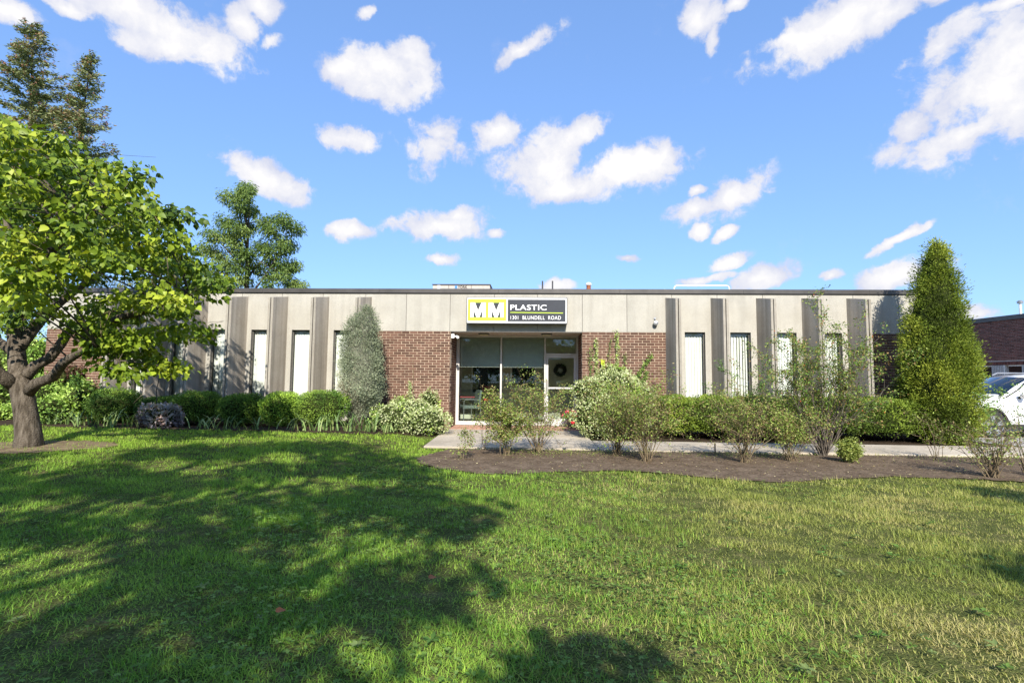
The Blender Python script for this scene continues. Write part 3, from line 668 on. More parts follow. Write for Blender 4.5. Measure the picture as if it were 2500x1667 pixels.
# ---- rooftop
A = at(1057, 700, 18.0); B = at(1196, 694, 18.0); t = thing('air_conditioner', 'beige rooftop air conditioner with blue and black lettering', 'air conditioner', ((A[0]+B[0])/2, 18.5, 3.54))
zt = B[2]; MB().box(A[0], B[0], 18.0, 19.6, 3.6, zt-.03).build('casing', m_acbeige, t); MB().box(A[0]-.03, B[0]+.03, 17.97, 19.63, zt-.028, zt).build('lid', m_coping, t)
MB().box(A[0]+.1, B[0]-.1, 18.1, 19.5, 3.54, 3.6).build('curb', m_coping, t)
for q in (.28, .675): MB().box(A[0]+(B[0]-A[0])*q-.008, A[0]+(B[0]-A[0])*q+.008, 17.992, 18.0, 3.6, zt-.03).build('panel_seam', m_coping, t)
MB().box(A[0]+.16, A[0]+.26, 17.99, 17.999, zt-.20, zt-.04).build('notice', m_white, t)
k0 = A[0]+(B[0]-A[0])*.385; k1 = A[0]+(B[0]-A[0])*.605
MB().box(k0, k0+.09, 17.99, 17.999, zt-.15, zt-.055).build('blue_mark', m_blue, t)
textmesh('lettering', 'YORK', k0+.11, k1, zt-.15, zt-.055, 17.992, m_black, t, .02)
for i, (x_, lab) in enumerate(((1324.5, 'left one of the two thin roof pipes behind the sign'), (1349, 'right one of the two thin roof pipes behind the sign'))):
    a = at(x_, 686, 19.0); t = thing('roof_pipe', lab, 'pipe', (a[0], 19, 3.54), 'thin pipes on the roof')
    MB().tube([(a[0], 19, 3.5), (a[0], 19, a[2])], .028, 8).build('pipe', m_coping, t); MB().lathe([(.05, 3.54), (.05, 3.6), (.03, 3.64)], (a[0], 19, 0), 'z', 10).build('flashing', m_coping, t)
a = at(1437, 690, 17.5); t = thing('roof_vent', 'short rusty flue with a pale cap on the roof', 'vent', (a[0], 17.5, 3.54))
MB().lathe([(.075, 3.5), (.075, a[2]-.09)], (a[0], 17.5, 0), 'z', 14).build('flue', m_rust, t); MB().lathe([(.10, a[2]-.09), (.105, a[2]-.05), (.09, a[2]-.045), (.09, a[2]-.02), (.05, a[2])], (a[0], 17.5, 0), 'z', 14).build('cap', m_white, t)
a = at(1645, 697, 17.0); b = at(1781, 697, 17.0); t = thing('roof_rail', 'white bent-tube guard rail at the roof edge', 'rail', ((a[0]+b[0])/2, 17, 3.54))
zr = a[2]; MB().tube([(a[0], 17, 3.5), (a[0]+.01, 17, zr-.08), (a[0]+.05, 17, zr-.02), (a[0]+.12, 17, zr), (b[0]-.12, 17, zr), (b[0]-.05, 17, zr-.02), (b[0]-.01, 17, zr-.08), (b[0], 17, 3.5)], .022, 8).build('rail_tube', m_white, t)
MB().tube([(a[0]-.12, 17.6, 3.5), (a[0]-.10, 17.6, zr-.1), (a[0]-.16, 17.6, zr-.02)], .022, 8).build('rail_return', m_white, t)
for xx_ in (a[0], b[0]): MB().box(xx_-.08, xx_+.08, 16.92, 17.08, 3.535, 3.56).build('rail_foot', m_white, t)

# ------------------------------------------------------------------ neighbouring brick building
EYX = EYE
nb0 = at(2373, 900, 25.5); nb1 = at(2500, 900, 23.2)
ang = math.atan2(nb1[1]-nb0[1], nb1[0]-nb0[0]); U = np.array([math.cos(ang), math.sin(ang)])
nb = thing('brick_building', 'dark brick neighbouring building at the right edge beyond the parked car', 'building', (nb0[0], nb0[1], -.13)); nb.rotation_euler = (0, 0, ang)
def nbuild(mb, name, m, parent=None, **k):
    o = mb.build(name, m, None, **k); o.parent = parent or nb; return o
zt_ = at(2373, 781, 25.5)[2]+.13; zb_ = at(2373, 893, 25.5)[2]+.13; zs_ = at(2373, 885, 25.5)[2]+.13
UL, UR = -6.0, 9.0
nbuild(MB().box(UL, UR, .008, .4, zb_, zt_-.2), 'wall', m_mortar2)
nbuild(MB().box(UL-.05, UR, -.06, .45, zt_-.2, zt_), 'roof_edge', m_coping); nbuild(MB().box(UL, UR, .45, 14, zt_-.35, zt_-.05), 'roof', m_roof)
mb = MB(); z = zt_-.2-CR/2; r = 0
while z > zs_+.02:
    x = -3.0-(.1015 if r % 2 else 0)
    while x < 5.5: mb.box(x, x+BL, 0, .03, z-BH/2, z+BH/2); x += .203
    z -= CR; r += 1
o = nbuild(mb, 'brickwork', m_brick2, fix=False); o['kind'] = 'stuff'
mb = MB(); x = -3.0
while x < 5.5: mb.box(x, x+.057, -.012, .03, zb_+.005, zs_-.005); x += .067
o = nbuild(mb, 'soldier_course', m_brick2, fix=False); o['kind'] = 'stuff'
nbuild(MB().box(UL, UR, .25, .5, 0, zb_), 'recess_wall', m_brick2)
def uof(px): 
    d = px_ray(px, 920); # intersect with the wall plane
    n_ = np.array([-U[1], U[0]]); tt = (n_@(nb0[:2]))/(n_@d[:2]); q = d[:2]*tt; return float((q-nb0[:2])@U)
for (pa, pb) in ((2300, 2318), (2423, 2451), (2497, 2525), (2575, 2600)):
    a, b = uof(pa), uof(pb); c = nbuild(MB().box(a, b, .02, .24, 0, zb_-.005), 'block_pier', m_fence); k = 7
    for i in range(k): nbuild(MB().box(a+(b-a)*(i+.18)/k, a+(b-a)*(i+.82)/k, -.03, .018, .0, zb_-.01), 'rib', m_fence, c)
    nbuild(MB().box(b+.005, b+.07, -.01, .2, 0, zb_-.004), 'window_frame', m_alu)
for (pa, pb) in ((2322, 2421), (2455, 2496), (2529, 2573)):
    a, b = uof(pa)+.1, uof(pb); nbuild(MB().box(a, b, .15, .158, .5, zb_-.06), 'pane', flat('dark_glass', (.03, .018, .015), .15)); nbuild(MB().box(a, b, .05, .18, zb_-.058, zb_-.006), 'window_head', m_alu)
p = at(2490, 736, 27.5); t = thing('vent_pipe', 'white capped vent pipe on the neighbouring roof', 'pipe', (p[0], 27.5, 4.2))
MB().tube([(p[0], 27.5, 3.8), (p[0], 27.5, p[2]-.05)], .055, 10).build('pipe', m_white, t); MB().lathe([(.12, p[2]-.1), (.13, p[2]), (.06, p[2]+.06)], (p[0], 27.5, 0), 'z', 12).build('cap', m_steel, t)

# ------------------------------------------------------------------ parked car (nose to the left)
def make_car():
    w0 = gnd(2421, 1068, .006); wz = float(w0[2]); R_ = .325; SCL = 1.0
    ox, oy = w0[0]-.92, w0[1]-.02                        # front bumper x, near side y
    car = thing('parked_car', 'white crossover car parked behind the evergreen at the right edge', 'car', (ox+2.3, oy+.9, wz))
    HW = .90; yc = oy+HW
    st = [ # x, half width, bottom, side shoulder, top, top half width
        (0.00, .55, .35, .62, .70, .45), (.06, .70, .26, .72, .84, .60), (.25, .83, .22, .84, .98, .72), (.60, .89, .22, .96, 1.06, .76), (1.05, .90, .22, 1.02, 1.11, .77), (1.32, .90, .22, 1.05, 1.15, .76),
        (1.75, .90, .22, 1.06, 1.42, .66), (2.15, .90, .22, 1.07, 1.62, .60), (2.6, .90, .22, 1.08, 1.69, .59), (3.3, .90, .22, 1.09, 1.69, .58), (3.9, .89, .24, 1.10, 1.62, .56), (4.25, .87, .28, 1.12, 1.42, .58), (4.55, .82, .35, 1.05, 1.12, .60), (4.66, .70, .42, .95, .99, .50)]
    def ring(s):
        x, w, zb, zs, ztp, wt = s
        pr = [(0, zb), (w*.8, zb), (w, zb+.12), (w*1.0, zb+(zs-zb)*.6), (w*.985, zs-.04), (w*.955, zs), (wt+(w*.95-wt)*.12, ztp-.06), (wt*.9, ztp-.005), (0, ztp+.015)]
        return [(ox+x, yc-y, wz+z) for y, z in pr]
    rings = [ring(s) for s in st]; K = len(rings[0])
    body, glass_f, glass_s = MB(), MB(), MB()
    for i in range(len(st)-1):
        for sgn in (1, -1):
            for j in range(K-1):
                q = [rings[i][j], rings[i+1][j], rings[i+1][j+1], rings[i][j+1]]
                if sgn < 0: q = [(p[0], 2*yc-p[1], p[2]) for p in q]
                xm = .5*(st[i][0]+st[i+1][0])
                if 1.32 <= xm <= 2.15 and j >= 6: glass_f.face(q)
                elif 2.15 <= xm <= 4.25 and j == 5: glass_s.face(q)
                else: body.face(q)
    def weld(mb, nm, m):
        o = mb.build(nm, m, car, smooth=True); import bmesh
        bm = bmesh.new(); bm.from_mesh(o.data); bmesh.ops.remove_doubles(bm, verts=bm.verts, dist=.0005); bmesh.ops.recalc_face_normals(bm, faces=bm.faces); bm.to_mesh(o.data); bm.free(); return o
    b = weld(body, 'body', m_car); weld(glass_f, 'windshield', m_carglass); weld(glass_s, 'side_window', m_carglass)
    MB().box(ox+1.5, ox+4.2, yc-.55, yc+.55, wz+.5, wz+.95).build('interior', m_clad, car)
    for x_ in (.92, 3.62):
        for s in (-1, 1):
            yy = yc+s*HW; cy = yy-s*.10
            MB().lathe([(.40, -.02), (.40, .02)], (ox+x_, yy-s*.015, wz+R_+.01), 'y', 28).build('wheel_well_disc', m_clad, car)  # black disc paints the shaded wheel well; the body has no opening
            pts = [(ox+x_+.43*math.cos(a), yy+s*.004, wz+R_+.02+.43*math.sin(a)) for a in np.linspace(-.25, math.pi+.25, 20)]
            MB().tube(pts, .035, 6).build('arch_trim', m_clad, car)
            w = MB().lathe([(.23, -.11), (R_-.02, -.11), (R_, -.08), (R_, .08), (R_-.02, .11), (.265, .115), (.25, .09)], (ox+x_, cy+s*.05, wz+R_), 'y', 36).build('wheel', m_rubber, car, smooth=False)
            yf = cy+s*.05+s*.10
            MB().lathe([(.25, -.004), (.25, .004)], (ox+x_, yf-s*.05, wz+R_), 'y', 30).build('rim_back', m_black, w)
            MB().tube([(ox+x_+.253*math.cos(a), yf, wz+R_+.253*math.sin(a)) for a in np.linspace(0, 2*math.pi, 37)], .014, 6).build('rim', m_alloy, w)
            for k in range(5):
                for dlt, wd in ((-.16, .030), (.16, .016)):
                    a = 2*math.pi*k/5+.35; mb = MB(); ca, sa = math.cos(a+dlt), math.sin(a+dlt); c0, s0 = math.cos(a), math.sin(a)
                    p0 = (ox+x_+.055*c0, wz+R_+.055*s0); p1 = (ox+x_+.25*ca, wz+R_+.25*sa); nx, nz = -(p1[1]-p0[1]), (p1[0]-p0[0]); l = math.hypot(nx, nz); nx, nz = nx/l*wd, nz/l*wd
                    mb.prism([(p0[0]-nx*.6, p0[1]-nz*.6), (p1[0]-nx, p1[1]-nz), (p1[0]+nx, p1[1]+nz), (p0[0]+nx*.6, p0[1]+nz*.6)], 'y', yf-.012, yf+.012).build('spoke', m_alloy, w)
            MB().lathe([(.055, -.02), (.05, .02)], (ox+x_, yf, wz+R_), 'y', 14).build('hub', m_black, w)
    for s in (-1, 1):
        yy = yc+s*HW
        MB().lathe([(.01, -.09), (.075, -.06), (.085, .02), (.06, .08), (.01, .10)], (ox+1.72, yy+s*.10, wz+1.12), 'y', 14).build('mirror', m_car, car, smooth=True)
        MB().tube([(ox+1.70, yy-s*.03, wz+1.06), (ox+1.71, yy+s*.04, wz+1.09)], .03, 8).build('mirror_arm', m_clad, car)
        MB().tube([(ox+2.3, yc+s*.60, wz+1.68), (ox+2.45, yc+s*.60, wz+1.75), (ox+3.7, yc+s*.58, wz+1.75), (ox+3.85, yc+s*.57, wz+1.67)], .02, 6).build('roof_rail', m_steel, car)
        MB().box(ox+.10, ox+.42, min(yc+s*.60, yc+s*.845), max(yc+s*.60, yc+s*.845), wz+.72, wz+.86).build('headlight', m_steel, car, bevel=.03)
        MB().box(ox+1.35, ox+3.2, min(yy+s*.004, yy-s*.03), max(yy+s*.004, yy-s*.03), wz+.22, wz+.36).build('sill_trim', m_clad, car)
        MB().tube([(ox+1.36, yc+s*.865, wz+1.07), (ox+1.78, yc+s*.80, wz+1.30), (ox+2.16, yc+s*.68, wz+1.58), (ox+2.6, yc+s*.64, wz+1.645)], .016, 6).build('window_seal', m_clad, car)
    MB().box(ox-.015, ox+.1, yc-.4, yc+.4, wz+.42, wz+.66).build('grille', m_clad, car)
make_car()

# ------------------------------------------------------------------ vegetation builders
def ellipsoid_core(name, c, r, mat, parent, seed, p=1.0, amp=.1):  # one solid lump for a shrub's inside, not separate branches
    mb = MB(); n, k = 18, 10
    th = np.linspace(0, 2*np.pi, n, endpoint=False); ph = np.linspace(-math.pi/2, math.pi/2, k)
    D = np.array([[math.cos(b)*math.cos(a), math.cos(b)*math.sin(a), math.sin(b)] for b in ph for a in th]); Ls = lump(D, seed, amp)
    if p != 1: D = np.sign(D)*np.abs(D)**p
    V = np.array(c)+D*np.array(r)*Ls[:, None]; mb.v = [tuple(v) for v in V]
    for i in range(k-1):
        for j in range(n):
            jj = (j+1) % n; mb.f.append((i*n+j, i*n+jj, (i+1)*n+jj, (i+1)*n+j)); mb.m.append(0)
    return mb.build(name, mat, parent, smooth=True, fix=False)
def shell_points(n, c, r, seed, lo=.82, hi=1.05, p=1.0, amp=.1, fr=4.0, zcut=None):
    D = rnd3(n); Ls = lump(D, seed, amp, fr); E = np.sign(D)*np.abs(D)**p if p != 1 else D
    rad = RG.uniform(lo, hi, n)*Ls; P = np.array(c)+E*np.array(r)*rad[:, None]
    G = unit(D/np.array(r))
    k = np.ones(n, bool) if zcut is None else P[:, 2] > zcut
    return P[k], G[k], D[k]
def clumpval(P, s, seed):
    r = np.random.default_rng(seed); o = np.zeros(len(P))
    for _ in range(6): o += np.sin(P@(r.normal(size=3)*s)+r.uniform(0, 6.28))
    return np.clip(.5+o/6.5, 0, 1)
def bush(name, label, c, r, n, cols, size, group=None, cat='bush', mat=None, core=m_core, p=1.0, seed=1, tm=T_DIA, amp=.09, zcut=.03, aspect=.55, lo=.80, coref=.82, jit=.25):
    t = thing(name, label, cat, (c[0], c[1], 0), group)
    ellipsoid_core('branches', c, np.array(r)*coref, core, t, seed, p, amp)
    P, G, D = shell_points(n, c, r, seed, lo, 1.04, p, amp, zcut=zcut); k = len(P)
    A = G*.75+rnd3(k)*.75+np.array([0, 0, .25]); L = size*RG.uniform(.7, 1.3, k)
    leaves('foliage', P, A, rnd3(k)+G*.6, L, L*aspect, tm, palette(k, cols, jit, clumpval(P, 3.5/max(r), seed)), mat or m_needle, t)
    MB().tube([(c[0], c[1], -.02), (c[0], c[1], max(.1, c[2]-.1))], [.035, .02], 6).build('stem', m_bark2, t)
    return t

BOX = [(.028, .058, .011), (.045, .09, .015), (.075, .13, .02), (.12, .18, .026)]
BOXY = [(.10, .17, .02), (.15, .23, .03), (.20, .29, .04), (.08, .14, .02)]
gb = 'round clipped bushes under the left windows'
for i, (x0, x1, top, bot, Y, cols, lab) in enumerate((
        (226, 338, 949, 1028, 11.7, BOX, 'round clipped bush at the left end, beside the far brick wall'),
        (350, 432, 968, 1026, 11.8, BOX, 'dark round bush behind the silvery purple plant'),
        (424, 541, 955, 1029, 11.6, BOX[1:]+BOXY[3:], 'round clipped bush just right of the hooked garden pole'),
        (537, 643, 961, 1032, 11.55, BOX, 'dark round clipped bush left of the yellow-green one'),
        (640, 742, 958, 1036, 11.5, BOXY, 'yellow-green round clipped bush in the left row'),
        (728, 852, 954, 1034, 11.45, BOX, 'large dark round clipped bush beside the blue juniper'))):
    a = at(x0, top, Y); b = at(x1, bot, Y); w = (b[0]-a[0])/2; zc0 = max(.02, b[2]); h = a[2]-zc0
    bush('round_bush', lab, ((a[0]+b[0])/2, Y, zc0+h/2), (w*.95, .50, h/2*1.02), 9500, cols, .032, gb, seed=20+i, p=.86, amp=.07)
# clipped hedge on the right: one long body
t = thing('clipped_hedge', 'long flat-topped clipped hedge under the right windows', 'hedge', (6.2, 12.0, 0))
a = at(1628, 978, 11.6); b = at(2262, 990, 11.6); hx0, hx1 = a[0], b[0]; ht = a[2]
YEW = [(.042, .068, .009), (.07, .105, .013), (.105, .145, .018), (.15, .185, .026)]
cH = ((hx0+hx1)/2, 12.02, ht/2+.10); rH = ((hx1-hx0)/2, .66, ht/2-.07)
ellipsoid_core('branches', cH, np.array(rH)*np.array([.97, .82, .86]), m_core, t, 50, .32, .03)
n_ = 34000; fa = RG.uniform(0, 1, n_); uv = RG.uniform(-1, 1, (n_, 3)); G = np.zeros((n_, 3))
ar = np.array([rH[0]*rH[2], rH[0]*rH[2], rH[0]*rH[1]*1.2, rH[0]*rH[1]*.15, rH[1]*rH[2], rH[1]*rH[2]]); cs = np.cumsum(ar)/ar.sum(); fc = np.searchsorted(cs, fa)
for q_, (ax_, sg_) in enumerate(((1, -1), (1, 1), (2, 1), (2, -1), (0, -1), (0, 1))):
    m_ = fc == q_; uv[m_, ax_] = sg_; G[m_, ax_] = sg_
e_ = np.maximum(np.abs(uv[:, 1]), 0)**5*np.abs(uv[:, 2])**5; uv[:, 1:] *= (1-.16*e_)[:, None]       # round the long edges
P = np.array(cH)+uv*np.array(rH)+G*(RG.uniform(-.09, .02, n_)+.035*np.sin(uv[:, 0]*19)+.03*np.sin(uv[:, 0]*47+uv[:, 2]*5))[:, None]; k = n_
L = .06*RG.uniform(.7, 1.3, k); leaves('foliage', P, G*.6+rnd3(k)*.8+np.array([0, 0, .4]), rnd3(k), L, L*.36, T_DIA, palette(k, YEW, .25, clumpval(P, 2.6, 3)), m_needle, t)
mb = MB()
for k_ in range(36):
    x_ = random.uniform(hx0+.15, hx1-.1); y_ = random.uniform(11.6, 12.3); mb.tube([(x_, y_, 0), (x_+random.uniform(-.15, .15), y_+random.uniform(-.2, .2), .2), (x_+random.uniform(-.3, .3), y_+random.uniform(-.4, .3), .38)], [.018, .012, .007], 4)
o = mb.build('stems', m_bark2, t, fix=False); o['kind'] = 'stuff'

# thuja cone
def cone_tree(name, label, base, prof, n, size, cols, seed, mat, corem, cat='tree', spray=.5, droop=0., ampl=.16, ysc=1.0, asp=.42, off=None, tm=T_DIA, per=26, clump=.06):
    t = thing(name, label, cat, (base[0], base[1], 0)); prof = np.array(prof); H = prof[-1, 0]
    rr = lambda z: np.interp(z, prof[:, 0], prof[:, 1])
    of = (lambda z: np.interp(z, [q[0] for q in off], [q[1] for q in off])) if off else (lambda z: z*0)
    mb = MB(); k, m_ = 24, 16
    for i in range(k):
        z = prof[0, 0]+(H-prof[0, 0])*i/(k-1)
        for j in range(m_):
            a = 2*math.pi*j/m_; d = np.array([[math.cos(a), math.sin(a), z*.9]]); q = rr(z)*.80*lump(d, seed, ampl, 2.6)[0]
            mb.v.append((base[0]+float(of(np.array(z)))+q*math.cos(a), base[1]+q*math.sin(a)*ysc, z-.02))
    for i in range(k-1):
        for j in range(m_):
            jj = (j+1) % m_; mb.f.append((i*m_+j, i*m_+jj, (i+1)*m_+jj, (i+1)*m_+j)); mb.m.append(0)
    mb.build('branches', corem, t, smooth=True, fix=False)  # solid core that fills the crown, not separate branches
    zz = np.linspace(prof[0, 0], H, 400); cdf = np.cumsum(rr(zz)+.06); cdf /= cdf[-1]
    nc = n//per; idx = np.repeat(np.arange(nc), per); n = nc*per
    z = np.interp(RG.uniform(0, 1, nc), cdf, zz)[idx]; a = RG.uniform(0, 2*np.pi, nc)[idx]; push = RG.uniform(-.8, 1.1, nc)[idx]
    d = np.stack([np.cos(a), np.sin(a), z*.9], 1); ls = lump(d, seed, ampl, 2.6)*lump(d, seed+1, ampl*.6, 7.0)
    rad = rr(z)*ls*.95+push*clump-RG.uniform(0, .08, n)
    P = np.stack([base[0]+of(z)+rad*np.cos(a), base[1]+rad*np.sin(a)*ysc, z], 1)
    O = np.stack([np.cos(a), np.sin(a), np.zeros(n)], 1)
    J = RG.normal(0, clump*.66, (n, 3)); P = P+J; P[:, 2] = np.maximum(P[:, 2], .02)
    A = O*.6+unit(J)*.7+np.array([0, 0, spray-droop])+rnd3(n)*.6; L = size*RG.uniform(.6, 1.35, n)
    leaves('crown', P, A, rnd3(n)+O*.5, L, L*asp, tm, palette(n, cols, .25, clumpval(P, 3.2, seed)), mat, t)
    MB().tube([(base[0], base[1], -.02), (base[0]+float(of(np.array(.6))), base[1], H*.8)], [.09, .02], 8).build('trunk', m_bark2, t)
    return t
THU = [(.045, .065, .008), (.075, .105, .012), (.115, .145, .018), (.16, .185, .024)]
tb = gnd(2298, 1084)
tb = (float(at(2298, 1040, 11.72)[0]), 11.72)
cone_tree('arborvitae', 'tall cone-shaped evergreen by the right end of the building', tb,
          [(.03, .42), (.25, .56), (.6, .64), (1.0, .68), (1.4, .69), (1.84, .67), (2.14, .63), (2.44, .57), (2.74, .49), (3.1, .43), (3.49, .36), (3.82, .29), (4.16, .21), (4.38, .12), (4.48, .05)], 66000, .055, THU, 61, m_needle, m_core, ysc=.98, ampl=.10, off=[(0, .02), (1, -.03), (2.4, .0), (4.4, .06)], asp=.32, clump=.09, per=46)
# blue juniper
jb = at(880, 1000, 12.0)
JUN = [(.115, .135, .085), (.16, .185, .12), (.205, .23, .155), (.15, .135, .09)]
cone_tree('blue_juniper', 'grey-blue upright juniper in front of the left brick pier', (float(jb[0]), 12.05),
          [(.3, .10), (.55, .20), (.8, .36), (1.05, .45), (1.3, .45), (1.7, .44), (2.08, .38), (2.48, .34), (2.75, .23), (2.9, .10), (2.96, .04)], 34000, .045, JUN, 71, leafmat('juniper_leaf', .12, .7, (1, 1, .7)), m_corejun, spray=.7, ampl=.19, asp=.28, clump=.075, per=26, off=[(0, -.17), (.7, -.05), (1.2, .02), (1.6, .02), (2.2, -.02), (3, .08)])
t = bpy.data.objects['blue_juniper']
mb = MB(); jx, jy = float(jb[0])-.17, 12.0
for k_ in range(26):
    a = random.uniform(0, 6.28); r_ = random.uniform(.12, .42); z_ = random.uniform(.35, .75); mb.tube([(jx, jy, random.uniform(.1, .4)), (jx+r_*.5*math.cos(a), jy+r_*.5*math.sin(a), z_*.7), (jx+r_*math.cos(a), jy+r_*math.sin(a), z_)], [.014, .008, .003], 4)
o = mb.build('bare_twigs', m_greycane, t, fix=False); o['kind'] = 'stuff'

# variegated euonymus mounds and wall vines
EUO = [(.11, .15, .045), (.19, .23, .10), (.27, .30, .16), (.33, .345, .205), (.22, .25, .11)]
EUG = [(.10, .17, .03), (.17, .25, .05), (.26, .34, .07)]
def euonymus(name, label, blobs, n, vines, seed, extra=None):
    c0 = blobs[0][0]; t = thing(name, label, 'shrub', (c0[0], c0[1], 0)); Ps, Gs = [], []
    vol = np.array([b[1][0]*b[1][2] for b in blobs]); vol = vol/vol.sum()
    for i, (c, r) in enumerate(blobs):
        ellipsoid_core('branches', c, np.array(r)*.78, m_core, t, seed+i, 1, .12)
        P, G, D = shell_points(int(n*vol[i]), c, r, seed+i, .78, 1.1, 1, .13, 5, zcut=.03); Ps.append(P); Gs.append(G)
    P = np.concatenate(Ps); G = np.concatenate(Gs); k = len(P)
    col = palette(k, EUO, .22); g = clumpval(P, 6, seed) > .80; col[g] = palette(int(g.sum()), EUG, .2)
    L = .048*RG.uniform(.65, 1.3, k); leaves('foliage', P, G*.5+rnd3(k), rnd3(k)+G*.8, L, L*.62, T_DIA, col, m_leaf, t)
    mb = MB(); VP = []
    for (pts, dens, cols) in vines:
        pts = [np.array(q) for q in pts]; mb.tube(pts, [.009]+[.006]*(len(pts)-2)+[.003], 5)
        for a, b in zip(pts, pts[1:]):
            nn = int(dens*np.linalg.norm(b-a)); u = RG.uniform(0, 1, (nn, 1)); VP.append((a+(b-a)*u+RG.normal(0, 1, (nn, 3))*np.array([.028, .018, .03])+np.array([0, -.02, 0]), cols))
    if vines:
        o = mb.build('vine_stems', m_cane, t, fix=False); o['kind'] = 'stuff'
        P = np.concatenate([v[0] for v in VP]); P[:, 1] = np.minimum(P[:, 1], YW-.012); col = np.concatenate([palette(len(v[0]), v[1], .25) for v in VP]); k = len(P)
        L = .042*RG.uniform(.6, 1.3, k); leaves('vine_leaves', P, rnd3(k)+np.array([0, -.3, -.2]), rnd3(k)+np.array([0, -1, .3]), L, L*.62, T_DIA, col, m_leaf, t)
    return t
def blob(x0, x1, top, bot, Y, ry):
    a = at(x0, top, Y); b = at(x1, bot, Y); z0 = max(b[2], .0); return (((a[0]+b[0])/2, Y, (a[2]+z0)/2), (abs(b[0]-a[0])/2, ry, (a[2]-z0)/2))
euonymus('euonymus_mound', 'low cream-variegated shrub left of the entrance', [blob(905, 1010, 985, 1052, 11.75, .5), blob(985, 1097, 995, 1062, 11.75, .5), blob(945, 1060, 975, 1040, 12.2, .45), blob(1025, 1068, 952, 1010, 12.65, .25), blob(955, 1000, 968, 1010, 12.6, .28)],
         8500, [([at(1010, 975, YW-.05), at(1009, 920, YW-.03), at(1008, 875, YW-.02)], 0, EUO), ([at(1000, 985, YW-.12), at(1003, 960, YW-.08), at(1000, 932, YW-.06)], 420, EUO)], 80)
DGR = [(.05, .10, .02), (.09, .15, .03), (.15, .21, .05)]
yv = YW-.05
euonymus('euonymus_climber', 'big cream-variegated shrub climbing the right brick pier', [blob(1397, 1475, 920, 985, 11.7, .42), blob(1400, 1510, 955, 1070, 11.6, .50), blob(1440, 1560, 905, 1010, 12.3, .5), blob(1470, 1590, 960, 1078, 11.75, .5), blob(1500, 1600, 930, 1010, 12.4, .45), blob(1455, 1540, 890, 950, 12.72, .25)],
         14500, [([at(1455, 930, yv), at(1456, 870, yv), at(1454, 825, yv)], 300, EUO+EUG), ([at(1443, 920, yv), at(1441, 880, yv), at(1441, 848, yv)], 130, DGR), ([at(1505, 910, yv), at(1508, 860, yv), at(1505, 808, yv)], 260, EUO+EUG),
                 ([at(1480, 920, yv), at(1487, 870, yv), at(1490, 830, yv)], 90, DGR), ([at(1525, 900, yv), at(1527, 862, yv)], 130, DGR), ([at(1545, 940, yv), at(1570, 895, yv), at(1592, 865, yv)], 420, DGR), ([at(1560, 950, yv), at(1580, 905, yv)], 420, DGR),
                 ([at(1465, 935, yv-.12), at(1475, 900, yv-.1), at(1470, 880, yv-.05)], 500, [(.34, .42, .03), (.28, .36, .04), (.42, .48, .06)]), ([at(1590, 960, yv), at(1597, 930, yv)], 150, [(.05, .02, .03), (.08, .04, .04)])], 90)

# left corner: mixed shrubs before the far brick wall
MIX = [(.06, .11, .02), (.10, .17, .03), (.16, .24, .05), (.22, .30, .07)]
def mixshrub(name, label, blobs, n, cols, size, seed, core=m_core, mat=m_leaf, cat='shrub', group=None):
    c0 = blobs[0][0]; t = thing(name, label, cat, (c0[0], c0[1], 0), group); Ps, Gs = [], []
    for i, (c, r) in enumerate(blobs):
        ellipsoid_core('branches', c, np.array(r)*.66, core, t, seed+i, 1, .15)
        P, G, D = shell_points(n//len(blobs), c, r, seed+i, .6, 1.12, 1, .2, 5, zcut=.03); Ps.append(P); Gs.append(G)
    P = np.concatenate(Ps); G = np.concatenate(Gs); k = len(P); L = size*RG.uniform(.6, 1.35, k)
    leaves('foliage', P, G*.5+rnd3(k)*.8+np.array([0, -.1, -.1]), rnd3(k)+np.array([0, -.3, .8]), L, L*.55, T_DIA, palette(k, cols, .25, clumpval(P, 4, seed)), mat, t); return t
mixshrub('leafy_shrub', 'loose light-green shrub mound under the far left brick wall', [blob(150, 245, 935, 1030, 12.0, .6), blob(95, 180, 965, 1035, 11.5, .6), blob(170, 215, 920, 980, 12.6, .3)], 3600, MIX, .075, 101)
mixshrub('leafy_shrub', 'darker leafy shrub just behind the lawn tree trunk', [blob(60, 150, 930, 1030, 12.5, .5), blob(75, 140, 915, 990, 12.7, .35)], 2600, MIX[:3], .075, 111)
mixshrub('leafy_shrub', 'dense shrub at the left edge, left of the lawn tree trunk', [blob(-70, 38, 925, 1030, 12.6, .6), blob(-160, -50, 900, 1035, 12.8, .7), blob(-20, 40, 990, 1035, 12.2, .4)], 3800, MIX, .075, 121)
mixshrub('tall_shrub', 'tall airy shrub beyond the left corner of the building', [blob(50, 112, 800, 960, 14.5, .8), blob(-30, 70, 830, 990, 15.2, .9), blob(75, 118, 830, 950, 13.6, .4), blob(-120, 0, 770, 980, 15.6, 1.0)], 5200, MIX[1:]+[(.26, .31, .10)], .085, 131)
t = mixshrub('purple_vine', 'dark purple-leaved vine on the far left brick wall', [blob(135, 165, 895, 955, YW-.15, .10), blob(165, 185, 890, 930, YW-.12, .08), blob(188, 200, 896, 920, YW-.1, .06), blob(200, 235, 940, 975, YW-.14, .09)], 620, [(.045, .022, .018), (.07, .035, .025), (.06, .06, .02)], .07, 141)
# silvery purple plant
a = blob(354, 440, 986, 1048, 10.95, .36)
bush('coral_bells', 'low silvery purple plant at the foot of the hooked pole', a[0], a[1], 1500, [(.10, .085, .10), (.17, .155, .17), (.27, .25, .26), (.24, .17, .155)], .075, cat='plant', mat=m_leaf, seed=150, amp=.12, aspect=.6)

